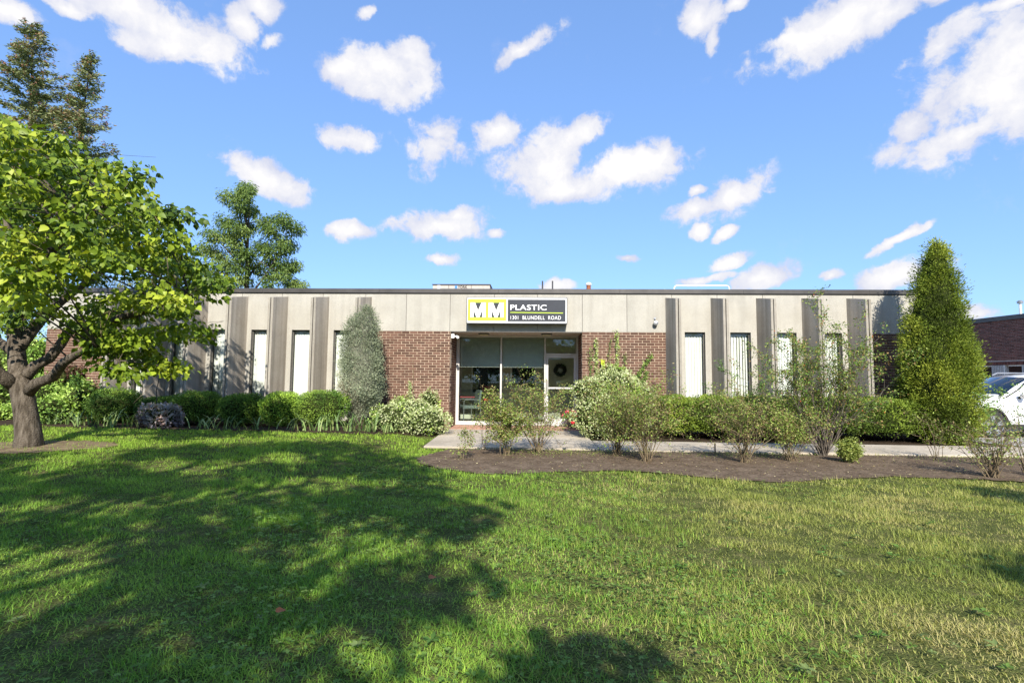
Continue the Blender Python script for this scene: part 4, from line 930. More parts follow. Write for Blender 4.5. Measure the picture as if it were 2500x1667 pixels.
# iris clumps along the left bed
def iris(cx, cy, n, h, label, lean=0.0, cols=((.06, .10, .03), (.09, .14, .045), (.13, .18, .06), (.18, .22, .085))):
    t = thing('iris_clump', label, 'plant', (cx, cy, 0), 'iris clumps along the left bed')
    P = np.stack([cx+RG.normal(0, .16, n), cy+RG.normal(0, .09, n), gz(cx, cy)+np.full(n, .01)], 1); a = RG.uniform(0, 6.28, n); tl = RG.uniform(.15, .95, n)
    A = np.stack([np.cos(a)*tl+lean, np.sin(a)*tl*.7-.12, np.ones(n)], 1); L = h*RG.uniform(.6, 1.25, n); Nn = np.stack([-np.cos(a)-lean, -np.sin(a), tl*1.0], 1)
    leaves('strap_leaves', P, A, Nn, L, .026*RG.uniform(.7, 1.2, n), T_STRAP, palette(n, list(cols), .2), m_leaf, t)
IR = [(115, 1040, 26, .50, 'iris clump left of all, right of the lawn tree trunk'), (160, 1041, 26, .48, 'second iris clump from the lawn tree trunk'), (215, 1043, 24, .42, 'iris clump in front of the leftmost round bush'), (265, 1045, 26, .46, 'iris clump below the right half of the leftmost round bush'),
      (318, 1047, 24, .48, 'iris clump beside the silvery purple plant'), (500, 1050, 26, .38, 'iris clump below the bush right of the hooked pole'), (560, 1051, 26, .36, 'iris clump below the dark bush left of the yellow-green one'), (625, 1053, 22, .30, 'low iris clump between the dark and the yellow-green bushes'),
      (735, 1055, 30, .46, 'iris clump below the yellow-green bush'), (790, 1056, 32, .46, 'iris clump below the large dark bush'), (850, 1057, 36, .50, 'tall iris clump below the gap beside the juniper'), (900, 1058, 38, .50, 'dense iris clump at the foot of the juniper'), (945, 1059, 26, .40, 'iris clump against the low variegated shrub')]
for (x_, y_, n_, h_, lab) in IR:
    g = gnd(x_, y_-4); iris(g[0], g[1], int(n_*.72), h_*.85, lab, lean=.12)
# hooked pole
t = thing('shepherd_hook', 'thin black hooked garden pole among the left bushes', 'garden hook', tuple(gnd(383, 1030)))
hp = [at(383, 1005, 11.3), at(382, 950, 11.3), at(386, 935, 11.3), at(392, 905, 11.3), at(401, 884, 11.3), at(401, 876, 11.3), at(397, 871.5, 11.3), at(391, 871, 11.3), at(384, 875, 11.3), at(380, 881, 11.3)]
hp = [np.array([hp[0][0], 11.3, .05])]+hp
MB().tube(hp[:5], .009, 8).build('pole', m_black, t); MB().tube(hp[4:], .0085, 8).build('hook', m_black, t)
g = gnd(1746, 1112); t = tag(MB().tube([tuple(g), (g[0], g[1], .22)], [.011, .012], 6).build('garden_stake', m_bark2), 'short dark stake standing at the walkway edge', 'stake')

# ------------------------------------------------------------------ rose bushes
RL = [(.07, .11, .02), (.10, .15, .028), (.14, .185, .038), (.175, .20, .055), (.16, .13, .055), (.12, .085, .04)]
def rose(label, base, spread, height, ncane, leafd, cols=RL, cane=m_cane, size=.034, lean=0., hips=0, seed=0, name='rose_bush', upright=.5, cr=.0065, flower=0):
    rg = random.Random(seed); bx, by = base; t = thing(name, label, 'shrub', (bx, by, 0), 'rose bushes in the mulch bed'); mb = MB(); LP, LA, tips = [], [], []
    def grow(p, d, ln, r, lvl):
        pts = [p]; n = 5
        for i in range(n):
            d = (d+Vector((rg.gauss(0, .16), rg.gauss(0, .16), rg.gauss(.02, .12)))).normalized(); p = p+d*(ln/n); p.z = max(p.z, .02); pts.append(p.copy())
            f = (i+1)/n
            if lvl < 2 and i > 0 and rg.random() < (.85 if lvl == 0 else .55):
                dd = (d*.7+Vector((rg.gauss(0, .6), rg.gauss(0, .6), rg.gauss(.1, .45)))).normalized(); grow(p.copy(), dd, ln*rg.uniform(.25, .5), r*.55, lvl+1)
            hz = p.z/height
            for _ in range(np.random.default_rng(rg.randrange(10**6)).poisson(leafd*(.25+.9*min(1, hz))*(.5+.5*lvl))):
                LP.append((p.x+rg.gauss(0, .035), p.y+rg.gauss(0, .035), p.z+rg.gauss(0, .03))); LA.append((d.x*.4+rg.gauss(0, .6), d.y*.4+rg.gauss(0, .6), rg.gauss(-.05, .5)))
        mb.tube(pts, [r*(1-.75*i/n) for i in range(n+1)], 4 if lvl == 0 else 3, cap=False); tips.append(p.copy())
    for k in range(ncane):
        a = rg.uniform(0, 6.283); s = spread*rg.uniform(.25, 1.0)
        grow(Vector((bx+rg.gauss(0, .035), by+rg.gauss(0, .035), 0)), Vector((math.cos(a)*s+lean, math.sin(a)*s*.75, height*rg.uniform(.75, 1.1))).normalized(), math.hypot(s, height)*rg.uniform(.7, 1.08), cr*rg.uniform(.7, 1.25), 0)
    o = mb.build('canes', cane, t, fix=False); o['kind'] = 'stuff'
    if LP:
        P = np.array(LP); k = len(P); L = size*RG.uniform(.6, 1.3, k)
        leaves('foliage', P, np.array(LA), rnd3(k)*.8+np.array([0, -.1, .9]), L, L*.58, T_DIA, palette(k, cols, .25), m_leaf, t)
    for (nn, nm, mt, rad) in ((hips, 'rose_hip', m_hip, .011), (flower, 'rose_flower', m_flower, .03)):
        for i in range(nn):
            q = rg.choice(tips); c = (q.x+rg.gauss(0, .05), q.y+rg.gauss(0, .05), q.z+rg.gauss(0, .05))
            o = bpy.data.objects.new(nm, hip_me if nm == 'rose_hip' else flw_me); link(o, t); o.location = c
    return t
m_hip = flat('orange_red_hip', (.55, .09, .02), .35)
hip_me = MB().lathe([(.002, -.009), (.007, -.006), (.009, 0), (.007, .006), (.002, .009)], (0, 0, 0), 'z', 7).mesh('rose_hip', m_hip, True)
flw_me = MB().lathe([(.006, -.03), (.03, -.015), (.04, .005), (.035, .02), (.02, .025), (.012, .015)], (0, 0, 0), 'z', 9).mesh('rose_flower', m_flower, True)
RB = [ # base px, spread m, height m, canes, leaf density, kwargs, label
    ((1127, 1122), .10, .42, 5, 2.2, dict(cr=.004), 'tiny leafy rose sprig at the left tip of the mulch bed'),
    ((1182, 1100), .30, .95, 7, 1.3, dict(cr=.005, lean=.1), 'thin sparse rose with one long arching cane in front of the entrance glass'),
    ((1236, 1112), .24, .80, 22, 5.5, dict(), 'compact green-leaved rose in front of the entrance, left of the red bloom'),
    ((1312, 1106), .48, 1.05, 38, 1.9, dict(flower=2), 'wide twiggy rose with red blooms in front of the glass door'),
    ((1508, 1114), .44, .92, 38, 2.0, dict(), 'dense yellowish rose in front of the climbing variegated shrub'),
    ((1578, 1128), .52, 1.0, 42, 2.2, dict(), 'large dense rose right of the climbing variegated shrub'),
    ((1818, 1130), .58, .95, 42, 1.4, dict(), 'vase-shaped twiggy rose with arching tips left of the tall rose'),
    ((1932, 1127), .42, .72, 26, 2.2, dict(), 'low spreading rose right beside the tall rose'),
    ((2075, 1131), .12, .28, 14, 7.0, dict(cols=[(.13, .16, .04), (.17, .19, .05), (.10, .13, .03)], cr=.004), 'small yellow-green rose at the foot of the tall rose'),
    ((2285, 1124), .36, .70, 7, .35, dict(cr=.0055), 'nearly leafless rose with thin yellow canes before the cone-shaped evergreen'),
    ((2425, 1168), .50, .62, 30, .55, dict(cr=.0075), 'bare spiny rose bush near the right edge of the mulch bed'),
    ((2515, 1160), .30, 1.05, 9, 2.4, dict(cols=[(.05, .10, .02), (.09, .15, .03), (.14, .21, .05)]), 'leafy green rose shoots in front of the white car')]
for i, (pb, sp, h, nc, ld, kw, lab) in enumerate(RB):
    g = gnd(*pb); rose(lab, (g[0], g[1]), sp, h, nc, ld, seed=300+i, **kw)
g = gnd(2010, 1113); rose('tall wide rose thicket with grey canes and orange-red hips', (g[0], g[1]), 1.0, 1.75, 46, 5.5, cols=[(.045, .085, .016), (.07, .12, .022), (.105, .15, .03), (.15, .175, .045), (.15, .10, .04)], cane=m_greycane, size=.036, hips=70, seed=402, cr=.0095)
# shoots that rise above the hedge
t = rose('dark leafy shoots rising above the clipped hedge by the second right window', tuple(at(1850, 980, 11.6)[:2]), .30, 1.35, 6, 4.0, cols=[(.04, .08, .02), (.07, .12, .03)], seed=420, size=.045, name='wild_shoots')
t['group'] = 'shoots by the hedge'

# ------------------------------------------------------------------ trees
def bend(p, q, n, sag=.1, rg=random):
    p, q = np.array(p, float), np.array(q, float); L = np.linalg.norm(q-p); m1 = p+(q-p)*.5+np.array([rg.gauss(0, .06), rg.gauss(0, .06), sag])*L
    return [(1-u)**2*p+2*u*(1-u)*m1+u*u*q for u in np.linspace(0, 1, n+1)]
def clustered_tree(t, skeleton, clusters, nper, size, cols, tm, mat, asp, flat_=.4, rad=.33, twig=.012, bark=m_bark, seed=1, singles=0, droop=.55, nrand=.7):
    "skeleton: list of (points, radii); leaf clusters are tied to the nearest limb by a curved twig"
    mb = MB(); 
    tr = MB().tube(*skeleton[0], 14).build('trunk', bark, t, smooth=True, fix=False)
    for pts, rd in skeleton[1:]: MB().tube(pts, rd, 9).build('limb', bark, t, smooth=True, fix=False)
    SK = np.array([p for pts, rd in skeleton for a, b in zip(pts, pts[1:]) for p in (np.array(a)*.5+np.array(b)*.5, np.array(b))])
    rg = random.Random(seed); Ps, Cs, Ns = [], [], []
    for ci, c in enumerate(clusters):
        c = np.array(c[:3]); d = SK-c; w = np.linalg.norm(d, axis=1)+np.maximum(0, SK[:, 2]-c[2])*.6; s = SK[w.argmin()]
        tw = bend(s, c, 5, .06, rg); ln = np.linalg.norm(c-s); mb.tube(tw, [min(.05, twig*(.6+.5*ln))*(1-.8*i/5) for i in range(6)], 4, cap=False)
        k = max(3, int(nper*rg.uniform(.6, 1.4))); D = rnd3(k)*np.array([1, 1, flat_])*RG.uniform(.25, 1.05, (k, 1))*rad
        out = unit((c-s)[None]+1e-6)*rad*.15; Ps.append(c+D+out); Ns.append(np.full(k, ci))
    o = mb.build('twigs', bark, t, fix=False); o['kind'] = 'stuff'
    P = np.concatenate(Ps); ids = np.concatenate(Ns); C = np.array([c[:3] for c in clusters])[ids]; k = len(P)
    O = unit((P-C)*np.array([1, 1, .3])+1e-6); A = O*.8+rnd3(k)*.6+np.array([0, 0, -droop]); L = size*RG.uniform(.55, 1.3, k)
    cv = np.clip(RG.uniform(0, 1, len(clusters))[ids]*.6+clumpval(P, 1.2, seed)*.4, 0, 1); col = palette(k, cols, .22, cv); Nn = rnd3(k)*nrand+np.array([0, -.25, 1.0])
    if singles:
        sc = -P[:, 1]+RG.uniform(0, .3, k); sc[(P[:, 0] < -8.0) | (P[:, 2] > 4.6)] -= 50; pick = np.argsort(-sc)[:singles]; keep = np.ones(k, bool); keep[pick] = False
        var = [leafdata('leaf', np.zeros((1, 3)), np.array([[1., 0, 0]]), np.array([[0, 0, 1.]]), 1.0, 1.0*asp, tm, np.array([cols[j]])*FG, mat) for j in range(len(cols))]
        for j in pick:
            a = unit(A[j]); s = unit(np.cross(a, Nn[j])); nn_ = np.cross(s, a); o = bpy.data.objects.new('leaf', var[int(RG.integers(len(var)))]); link(o, t)
            m_ = Matrix((tuple(a), tuple(np.cross(nn_, a)), tuple(nn_))).transposed().to_4x4(); m_.translation = Vector(P[j]); o.matrix_basis = m_@Matrix.Scale(float(L[j]), 4)
    else: keep = np.ones(k, bool)
    leaves('crown', P[keep], A[keep], Nn[keep], L[keep], L[keep]*asp, tm, col[keep], mat, t)

# lawn tree on the left
tg = gnd(72, 1090); TX, TY = tg[0], tg[1]
lt = thing('lawn_tree', 'broad heart-leaved tree with a forked trunk standing on the lawn at left', 'tree', (TX, TY, 0))
def L_(x, y, dy=0): return at(x, y, TY+dy)
sk = [([(TX, TY, -.05), L_(70, 1060), L_(62, 1000), L_(52, 945), L_(42, 880, .1), L_(36, 800, .15), L_(30, 700, .2), L_(25, 600, .2), L_(10, 480, .1)], [.225, .17, .15, .15, .12, .10, .085, .065, .035]),
      ([L_(68, 958), L_(90, 935, -.05), L_(130, 920, -.2), L_(155, 885, -.35), L_(185, 866, -.5), L_(225, 845, -.6)], [.10, .085, .075, .07, .06, .03]),
      ([L_(62, 920), L_(85, 893, .1), L_(120, 875, .2), L_(148, 840, .3), L_(170, 805, .35), L_(205, 790, .3), L_(250, 800, .1), L_(290, 775, 0), L_(340, 765, -.1), L_(400, 745, -.2), L_(460, 720, -.2)], [.09, .085, .08, .075, .07, .06, .06, .055, .045, .03, .015]),
      ([L_(44, 850, .1), L_(75, 810, .3), L_(105, 775, .6), L_(150, 735, .8), L_(210, 690, .9), L_(270, 650, .9), L_(340, 600, .8)], [.10, .09, .08, .07, .055, .04, .02]),
      ([L_(36, 790, .15), L_(70, 700, -.3), L_(130, 610, -.7), L_(200, 540, -.9), L_(270, 490, -1.0)], [.08, .07, .055, .04, .02]),
      ([L_(30, 700, .2), L_(60, 600, .6), L_(110, 500, .9), L_(150, 420, 1.0)], [.06, .05, .035, .02]),
      ([L_(45, 945), L_(5, 920, -.2), L_(-40, 880, -.4), L_(-80, 820, -.6), L_(-110, 740, -.7)], [.12, .10, .08, .06, .03]),
      ([L_(36, 860, .1), L_(-10, 830, .5), L_(-60, 760, .8), L_(-110, 640, .9)], [.08, .07, .05, .03]),
      ([L_(185, 868, -.5), L_(215, 850, -.6), L_(240, 850, -.65), L_(290, 880, -.7)], [.04, .03, .02, .012])]
outline = inpoly([(-140, 262), (0, 285), (45, 318), (62, 358), (130, 345), (200, 402), (255, 388), (335, 425), (342, 470), (330, 505), (380, 505), (440, 530), (446, 560), (410, 600), (470, 618), (520, 680), (545, 725), (512, 742), (535, 775), (490, 788), (512, 820), (450, 836), (400, 818), (376, 850), (345, 868), (300, 862), (270, 835), (262, 812), (205, 795), (150, 765), (110, 785), (60, 795), (0, 805), (-250, 820), (-400, 650), (-380, 400)])
cl = []; rg = random.Random(9); tries = 0
while len(cl) < 220 and tries < 20000:
    tries += 1; x_, y_ = rg.uniform(-45, 545), rg.uniform(262, 868)
    if not outline(x_, y_): continue
    if 150 < x_ < 330 and 655 < y_ < 745 and rg.random() < .7: continue
    if 60 < x_ < 200 and 720 < y_ and rg.random() < .6: continue
    th_ = max(.15, 1-((x_+20)/560)**2); hh = math.sqrt(th_)*2.3
    if y_ > 740: hh *= .45
    dy = rg.uniform(-1, 1)*hh
    if x_ < 30 and 330 < y_ < 700 and dy > -.3: continue
    q = L_(x_, y_, dy)
    if all((abs(q[0]-c[0])+abs(q[1]-c[1])*.6+abs(q[2]-c[2])*1.3) > .52 for c in cl): cl.append(q)
for (x_, y_, dy) in ((262, 860, -.6), (285, 890, -.65), (300, 905, -.7), (240, 850, -.6), (230, 815, -.5), (275, 840, -.6), (420, 900, -.3), (395, 893, -.3), (370, 880, -.25), (350, 860, -.2), (320, 845, -.2), (215, 825, -.5), (200, 800, -.4)):
    cl.append(L_(x_, y_, dy))
CAT = [(.035, .06, .007), (.06, .095, .009), (.095, .135, .011), (.14, .18, .015), (.185, .215, .02)]
clustered_tree(lt, sk, cl, 88, .088, CAT, T_HEART, m_leaf, .80, .46, .33, .014, m_bark, 9, singles=280, droop=.7, nrand=1.1)
mb = MB()
for k in range(150):
    c = random.choice(cl); q = np.array(c)+RG.normal(0, .2, 3)+np.array([0, 0, .15]); mb.tube([q, q+RG.normal(0, .12, 3), q+RG.normal(0, .2, 3)], [.004, .003, .002], 3, cap=False)
o = mb.build('seed_stalks', m_cane, lt, fix=False); o['kind'] = 'stuff'

# tall tree behind the roof, and a paler one left of it
def back_tree(name, label, Y, pxc, trunkpx, nper, size, cols, seed, rad, group, depth=1.6):
    b = at(trunkpx, 900, Y); t = thing(name, label, 'tree', (b[0], Y, 0), group); rg = random.Random(seed)
    top = min(p[1] for p in pxc); tp = at(trunkpx+8, top+30, Y)
    sk = [([(b[0], Y, -.05), (b[0]+.1, Y, 2.5), tuple(at(trunkpx, 690, Y)), tuple(at(trunkpx+2, 600, Y)), tuple(tp)], [.26, .20, .13, .08, .03])]
    for (x_, y_, r_) in pxc[::4]:
        s = at(trunkpx, min(780, y_+90), Y); sk.append((bend(s, at(x_, y_, Y+rg.uniform(-1, 1)), 4, .05, rg), [.07, .06, .045, .03, .015]))
    C = []
    for (x_, y_, r_) in pxc:
        for _ in range(3): C.append(at(x_+rg.uniform(-.5, .5)*r_, y_+rg.uniform(-.45, .45)*r_, Y+rg.uniform(-1, 1)*depth))
    clustered_tree(t, sk, C, nper, size, cols, T_DIA, m_leaf, .34, .85, rad, .016, m_bark2, seed, droop=.9)
BT = [(600,460,10),(597,470,12),(558,478,15),(592,482,18),(575,512,28),(608,517,17),(540,540,24),(575,545,26),(605,548,22),(645,548,22),(690,545,24),(718,562,15),(520,575,22),(560,585,26),(590,570,18),(498,608,20),(530,615,26),(575,605,22),(640,600,22),(665,575,26),(700,592,24),(655,620,22),(690,612,18),(580,628,20),(550,650,20),(575,655,24),(520,655,22),(620,655,26),(665,642,24),(692,652,20),(712,648,8),(555,688,34),(600,690,32),(650,685,30),(690,675,22),(712,694,20),(726,698,12),(505,695,22),(485,665,20),(540,720,30),(600,725,30),(660,725,30),(700,725,26),(610,625,18)]
GRN = [(.035, .06, .012), (.055, .088, .018), (.08, .115, .026), (.105, .14, .036)]
back_tree('roof_tree', 'green spreading tree rising behind the roof, left of centre', 30.0, BT, 602, 230, .19, GRN, 501, .56, 'trees behind the building')
back_tree('roof_tree', 'pale olive tree top between the lawn tree and the taller roof tree', 27.0, [(430, 610, 20), (450, 640, 28), (470, 665, 22), (415, 640, 26), (430, 675, 30), (475, 695, 22), (395, 660, 30), (360, 690, 40), (300, 700, 40), (250, 690, 40)], 430, 150, .17, [(.08, .095, .03), (.105, .12, .042), (.135, .145, .055)], 511, .5, 'trees behind the building')

# conifer with cones, upper left, two leaders
cf = thing('tall_conifer', 'tall dark conifer with brown cones at the tips, behind the lawn tree', 'tree', tuple(at(80, 900, 24.0)*np.array([1, 1, 0])))
def conifer(t, Y, leaders, seed):
    rg = random.Random(seed); mb = MB(); P, A, Cc = [], [], []; CP = []
    for (xb, yb, xt, yt, prof) in leaders:
        base = at(xb, yb, Y); top = at(xt, yt, Y); b0 = np.array([base[0], Y, -.05])
        MB().tube([b0, b0*.5+base*.5+np.array([.05, 0, 0]), base, base*.5+top*.5, top], [.30, .22, .13, .07, .012], 9).build('trunk', m_bark2, t, smooth=True, fix=False)
        H = top[2]-base[2]; nb_ = int(H/.06)
        for i in range(nb_):
            f = (i+rg.random())/nb_; o = base+(top-base)*f; ln = np.interp(f, [q[0] for q in prof], [q[1] for q in prof])*rg.uniform(.55, 1.15); a = rg.uniform(0, 6.283)
            d = np.array([math.cos(a), math.sin(a), rg.uniform(-.15, .25)+.25*f]); pts = []
            for u in np.linspace(0, 1, 6): pts.append(o+d*ln*u+np.array([0, 0, (-.16*u+.22*u*u)*ln]))
            mb.tube(pts, [.022*(1-.8*u) for u in np.linspace(0, 1, 6)], 4, cap=False)
            for u in np.linspace(.22, 1, max(4, int(ln/.09))):
                q = o+d*ln*u+np.array([0, 0, (-.16*u+.22*u*u)*ln])
                for _ in range(11):
                    P.append(q+np.array([rg.gauss(0, .10), rg.gauss(0, .10), rg.gauss(-.03, .07)])); A.append((d[0]*.7+rg.gauss(0, .5), d[1]*.7+rg.gauss(0, .5), rg.gauss(-.05, .3)))
                if u > .75 and f > .25 and rg.random() < .40+.5*f: CP.append(q+np.array([rg.gauss(0, .06), rg.gauss(0, .06), rg.gauss(.05, .05)]))
    o = mb.build('branches', m_bark2, t, fix=False); o['kind'] = 'stuff'
    P = np.array(P); k = len(P); L = .17*RG.uniform(.6, 1.3, k); leaves('crown', P, np.array(A), rnd3(k)+np.array([0, 0, .7]), L, L*.34, T_DIA, palette(k, [(.075, .092, .038), (.105, .125, .052), (.14, .155, .07), (.16, .13, .068)], .25, clumpval(P, 1.4, seed)), m_needle, t)
    P = np.array([c for c in CP for _ in range(6)]); P = P+RG.normal(0, .055, P.shape); k = len(P); leaves('cones', P, rnd3(k)*.7+np.array([0, 0, -.5]), rnd3(k), .12, .05, T_DIA, palette(k, [(.12, .055, .03), (.17, .085, .045), (.10, .05, .03)], .25), m_needle, t)
conifer(cf, 24.0, [(60, 640, 82, 62, [(0, 3.4), (.35, 2.9), (.6, 2.0), (.8, 1.25), (.92, .7), (1, .2)]), (150, 620, 224, 137, [(0, 1.9), (.4, 1.7), (.7, .95), (.9, .45), (1, .15)])], 521)

# trees behind the camera: they shade the lawn and show in the entrance glass
def shade_tree(name, label, base, shadow_px, n, hmin, hvar, seed, holes=(), nper=46, size=.19, gap=.55, extra=(), rad=.55):
    t = thing(name, label, 'tree', (base[0], base[1], 0), 'street trees behind the camera'); rg = random.Random(seed)
    f = inpoly([tuple(gnd(*p)[:2]) for p in shadow_px]); xy = np.array([gnd(*p)[:2] for p in shadow_px]); lo, hi = xy.min(0), xy.max(0)
    H = [(gnd(*p[:2])[:2], p[2]) for p in holes]; C = []; tries = 0
    def lift(x_, y_, h): return np.array([x_+SUN.x/SUN.z*h, y_+SUN.y/SUN.z*h, h])
    while len(C) < n and tries < 30000:
        tries += 1; x_, y_ = rg.uniform(lo[0], hi[0]), rg.uniform(lo[1], hi[1])
        if not f(x_, y_) or any(math.hypot(x_-c[0], (y_-c[1])*.8) < r for c, r in H): continue
        h = max(hmin, -SUN.z/SUN.y*(y_+1.6))+rg.uniform(0, hvar); q = lift(x_, y_, h)
        if all(np.linalg.norm((q-c)*np.array([1, 1, .6])) > gap for c in C): C.append(q)
    for (px_, py_) in extra:
        g_ = gnd(px_, py_); C.append(lift(g_[0], g_[1], max(hmin, -SUN.z/SUN.y*(g_[1]+1.6))+rg.uniform(0, .8)))
    Ca = np.array(C); m = Ca.mean(0); zt = Ca[:, 2].max()
    sk = [([(base[0], base[1], -.05), (base[0]+.1, base[1], 1.5), (base[0]*.9+m[0]*.1, base[1]*.9+m[1]*.1, 3.0), (base[0]*.6+m[0]*.4, base[1]*.6+m[1]*.4, m[2]*.8), (m[0], m[1], zt*.92)], [.36, .28, .25, .18, .05])]
    for k in range(11):
        q = Ca[rg.randrange(len(Ca))]; s = np.array([base[0]*.8+m[0]*.2, base[1]*.8+m[1]*.2, rg.uniform(2.6, 4.5)]); sk.append((bend(s, s+(q-s)*.85, 5, .06, rg), [.12, .10, .08, .06, .04, .02]))
    clustered_tree(t, sk, C, nper, size, CAT[:4], T_HEART, m_leaf, .8, .45, rad, .014, m_bark, seed, droop=.4)
shade_tree('street_tree', 'large leafy tree behind the camera whose shade falls across the left lawn', (-3.4, -6.2),
           [(-500, 1140), (100, 1112), (420, 1090), (700, 1078), (880, 1082), (930, 1098), (1000, 1140), (1040, 1175), (1120, 1228), (1110, 1262), (1010, 1295), (920, 1285), (850, 1350), (760, 1390), (860, 1402), (960, 1372), (1030, 1345), (1060, 1390), (1070, 1440), (990, 1490), (850, 1540), (760, 1600), (620, 1680), (450, 1800), (-700, 1800), (-900, 1400)],
           250, 4.2, 2.6, 601, gap=.66, rad=.5, holes=[(185, 1230, .55), (585, 1190, .5), (825, 1180, .6), (240, 1355, .42), (110, 1475, .42), (190, 1440, .42), (30, 1425, .4), (850, 1480, .25), (1035, 1465, .3), (700, 1110, .7), (200, 1120, .8), (450, 1130, .6), (660, 1255, .35), (830, 1310, .35), (980, 1180, .4), (380, 1250, .3)])
shade_tree('street_tree', 'second leafy tree behind the camera, off to the right', (7.5, -6.0),
           [(2760, 1180), (3500, 1180), (3700, 1500), (3200, 1700), (2900, 1600), (2800, 1420)], 110, 4.4, 2.4, 611, extra=[(2450, 1208), (2490, 1214), (2530, 1222), (2590, 1400), (2560, 1392), (2600, 1430)], rad=.34, nper=30)
shade_tree('street_tree', 'low leafy tree just behind the camera', (1.2, -6.4), [(1200, 1950), (1700, 1950), (1900, 2600), (1000, 2600)], 30, 3.2, 1.5, 621, gap=.3, rad=.26, nper=26, extra=[(1430, 1632), (1370, 1655), (1490, 1640), (1310, 1680)])

# tree row added behind the camera; blocks low sky glow in the entrance glass
tl = mixshrub('added_treeline', 'added row of trees behind the camera that darkens the glass reflection', [((x_+dx, -34+dx*.4, h_*.5), (4.6, 3.2, h_*.48)) for x_, h_ in ((-22, 8.5), (-13, 7.2), (-5, 9.0), (3, 6.4), (11, 8.2), (19, 7.0)) for dx in (0, 3.2)], 8000, MIX[:3], .5, 700, cat='trees'); tl['kind'] = 'stuff'

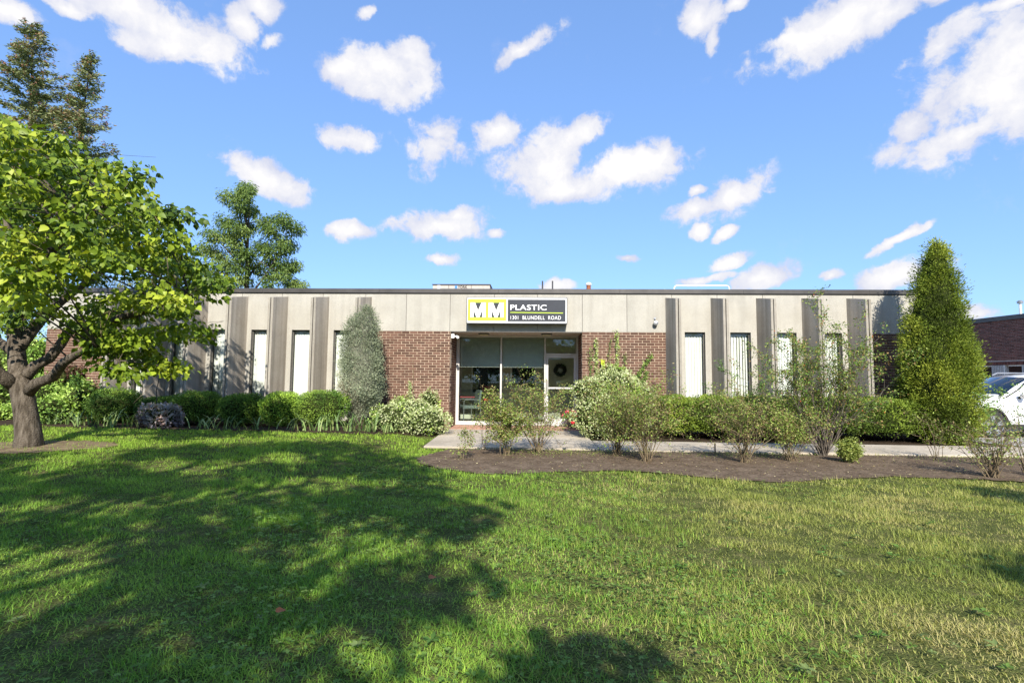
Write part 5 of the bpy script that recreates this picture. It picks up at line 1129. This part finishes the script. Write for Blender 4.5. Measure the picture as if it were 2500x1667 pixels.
# ------------------------------------------------------------------ grass
def grass():
    inb, inm, inr, inh = inpoly(bed_poly), inpoly(mul_poly), inpoly(soil_ring), inpoly(rbed_poly)
    def ok(x, y):
        jx, jy = RG.normal(0, .05, np.shape(x)), RG.normal(0, .05, np.shape(x))+.03
        m = ~(inb(x+jx, y-jy) | inm(x+jx, y+jy) | (inr(x, y) & (RG.uniform(0, 1, np.shape(x)) > .22)) | inh(x, y)); m &= ~((y > 9.62) & (x > -2.1) & (y < 11.1)); m &= ~((x > -2.13) & (y > 9.6) & (x < 1.3)); m &= (y < 12.95); m &= ~((x > 10.4) & (y > 11.2)); m &= np.abs(x) < 1.08*y+2.2
        return m
    out = [[], [], [], [], []]
    def nz(x, y, s, seed):
        r = np.random.default_rng(seed); o = np.zeros_like(x)
        for _ in range(6): o += np.sin(x*r.normal()*s+y*r.normal()*s+r.uniform(0, 6.28))
        return np.clip(.5+o/5.5, 0, 1)
    GL = np.array([(.085, .165, .020), (.125, .22, .028), (.175, .265, .040)]); GR = np.array([(.115, .145, .030), (.17, .19, .044), (.22, .225, .064), (.275, .245, .10)]); GM = np.array([(.115, .20, .022), (.16, .25, .03), (.20, .28, .04)])
    def color(x, y, n):
        t_ = np.clip((x+.6+.9*(nz(x, y, .9, 4)-.5))/2.2, 0, 1)*np.clip((11-y)/2+.6, 0, 1); dry = nz(x, y, 1.6, 5); dry2 = nz(x, y, 4.5, 6)
        wl = GL[np.clip(RG.integers(0, 3, n)+(dry2 > .62)-(dry2 < .35), 0, 2)]; far = np.clip((y-5.5)/3.5, 0, 1)[:, None]; wl = wl*(1-far)+GM[RG.integers(0, 3, n)]*far
        wr_ = GR[np.clip((dry*2.2+dry2*1.6+RG.normal(0, .7, n)).astype(int), 0, 3)]
        pick = (RG.uniform(0, 1, n) < t_)[:, None]; return np.where(pick, wr_, wl)*1.95*(1+RG.uniform(-.28, .28, (n, 1)))
    for (y0, y1, dens, w, h, tm) in ((1.5, 3.6, 10500, .0034, .036, T_BLADE), (3.6, 6.2, 6200, .0048, .038, T_TRI), (6.2, 9.2, 2600, .0075, .046, T_TRI), (9.2, 13, 1500, .011, .046, T_TRI)):
        xw = 1.08*y1+2.2; n = int(dens*2*xw*(y1-y0)); x = RG.uniform(-xw, xw, n); y = RG.uniform(y0, y1, n); k = ok(x, y); x, y = x[k], y[k]; n = len(x)
        bare = nz(x, y, 2.6, 12)*nz(x, y, 6.0, 13); k = RG.uniform(0, 1, n) < (.35+.9*nz(x, y, 9, 8))*np.clip(1.6-2.0*bare, .4, 1); x, y = x[k], y[k]; n = len(x)
        hh = h*RG.uniform(.5, 1.35, n)*(.55+.95*nz(x, y, 5.5, 9)); a = RG.uniform(0, 6.283, n); tl = RG.uniform(.2, 2.1, n)
        A = np.stack([np.cos(a)*tl, np.sin(a)*tl, np.ones(n)], 1); Nn = np.stack([-np.cos(a), -np.sin(a), tl], 1)
        yield_ = (np.stack([x, y, gz(x, y)-.004], 1), A, Nn, hh*1.15, w*RG.uniform(.7, 1.4, n), tm, color(x, y, n))
        o = leaves('grass', *yield_, m_grass); tag(o, 'short mown grass on the lawn', 'grass', kind='stuff')
    # clover and weeds, thick in the shaded left part
    for (y0, y1, dens, sz) in ((1.5, 4.2, 900, .016), (4.2, 7.5, 300, .022)):
        xw = 1.08*y1+2.2; n = int(dens*2*xw*(y1-y0)); x = RG.uniform(-xw, xw, n); y = RG.uniform(y0, y1, n); k = ok(x, y) & (RG.uniform(0, 1, n) < (nz(x, y, 1.5, 21)**1.5)*np.clip(1.15-(x+2.5)/4.5, .10, 1.1)); x, y = x[k], y[k]; n = len(x)
        X = np.repeat(x, 3); Y = np.repeat(y, 3); a = np.repeat(RG.uniform(0, 6.28, n), 3)+np.tile([0, 2.09, 4.19], n); Z = np.repeat(RG.uniform(.025, .06, n), 3); m = 3*n
        c = np.repeat(np.array([(.11, .21, .035), (.16, .28, .05), (.22, .34, .08)])[RG.integers(0, 3, n)]*(1+RG.uniform(-.2, .2, (n, 1))), 3, axis=0)
        o = leaves('clover', np.stack([X, Y, Z], 1), np.stack([np.cos(a), np.sin(a), RG.uniform(-.1, .25, m)], 1), np.stack([RG.normal(0, .25, m), RG.normal(0, .25, m), np.ones(m)], 1), sz*RG.uniform(.7, 1.3, m), sz*RG.uniform(.7, 1.2, m), T_DIA, c, m_grass); tag(o, 'clover and low weeds mixed into the lawn', 'clover', kind='stuff')
    n = 170; y = RG.uniform(1.7, 8, n)**1.0; x = RG.uniform(-1, 1, n)*(1.02*y+.6); k = ok(x, y); x, y = x[k], y[k]; n = len(x); q = 6; sz = np.repeat(RG.uniform(.025, .06, n), q); a = np.repeat(RG.uniform(0, 6.28, n), q)+np.tile(np.arange(q)*1.047, n)+RG.normal(0, .2, n*q); m = n*q
    P = np.stack([np.repeat(x, q), np.repeat(y, q), np.repeat(gz(x, y), q)+RG.uniform(.02, .04, m)], 1); c = np.repeat(np.array([(.10, .20, .04), (.15, .25, .05), (.20, .27, .09)])[RG.integers(0, 3, n)], q, axis=0)*(1+RG.uniform(-.2, .2, (m, 1)))
    o = leaves('broadleaf_weeds', P, np.stack([np.cos(a), np.sin(a), RG.uniform(0, .5, m)], 1), np.stack([RG.normal(0, .2, m), RG.normal(0, .2, m), np.ones(m)], 1), sz, sz*.42, T_DIA, c, m_grass); tag(o, 'flat rosettes of broad-leaved weeds in the lawn', 'weeds', kind='stuff')
    # dry fallen leaves and crumbs on the mulch, a few on the grass
    n = 2600; P = []
    while len(P) < n:
        x, y = random.uniform(-1.6, 12), random.uniform(6.8, 9.6)
        if inm(x, y): P.append((x, y, random.uniform(.022, .036)))
    P = np.array(P); L = .02*RG.uniform(.4, 1.6, n)
    o = leaves('fallen_leaves', P, np.concatenate([rnd3(n)[:, :2], RG.normal(0, .15, (n, 1))], 1), np.stack([RG.normal(0, .4, n), RG.normal(0, .4, n), np.ones(n)], 1), L, L*.6, T_DIA, palette(n, [(.20, .16, .07), (.12, .08, .045), (.30, .26, .15), (.07, .05, .035), (.14, .17, .05)], .3), m_grass); tag(o, 'scattered dry leaf crumbs on the mulch', 'leaf litter', kind='stuff')
    # thin weedy green film at the back of the mulch bed
    n = 5200; x = RG.uniform(-.5, 10.5, n); y = 9.62-np.abs(RG.normal(0, .45, n)); k = inm(x, y) & (nz(x, y, 1.8, 33)+RG.normal(0, .12, n) > .55); x, y = x[k], y[k]; n = len(x); a = RG.uniform(0, 6.28, n)
    o = leaves('weeds', np.stack([x, y, np.full(n, .02)], 1), np.stack([np.cos(a), np.sin(a), np.full(n, .8)], 1), np.stack([-np.cos(a), -np.sin(a), np.ones(n)], 1), .03*RG.uniform(.5, 1.3, n), .012, T_TRI, palette(n, [(.10, .14, .03), (.16, .19, .05)]), m_grass); tag(o, 'thin weeds along the walkway side of the mulch', 'weeds', kind='stuff')
grass()
for i, (x_, y_, lab) in enumerate(((672, 1494, 'single orange fallen leaf on the shaded grass'), (1046, 1412, 'single reddish fallen leaf in the sunlit grass patch'))):
    g = gnd(x_, y_, .05); o = leaves('fallen_leaf', np.array([[g[0], g[1], .055]]), np.array([[.8, .5, .1]]), np.array([[0, -.3, 1.]]), .055, .045, T_HEART, np.array([[.42, .14, .05]]), m_leaf, None, None); tag(o, lab, 'leaf', 'fallen leaves on the lawn')
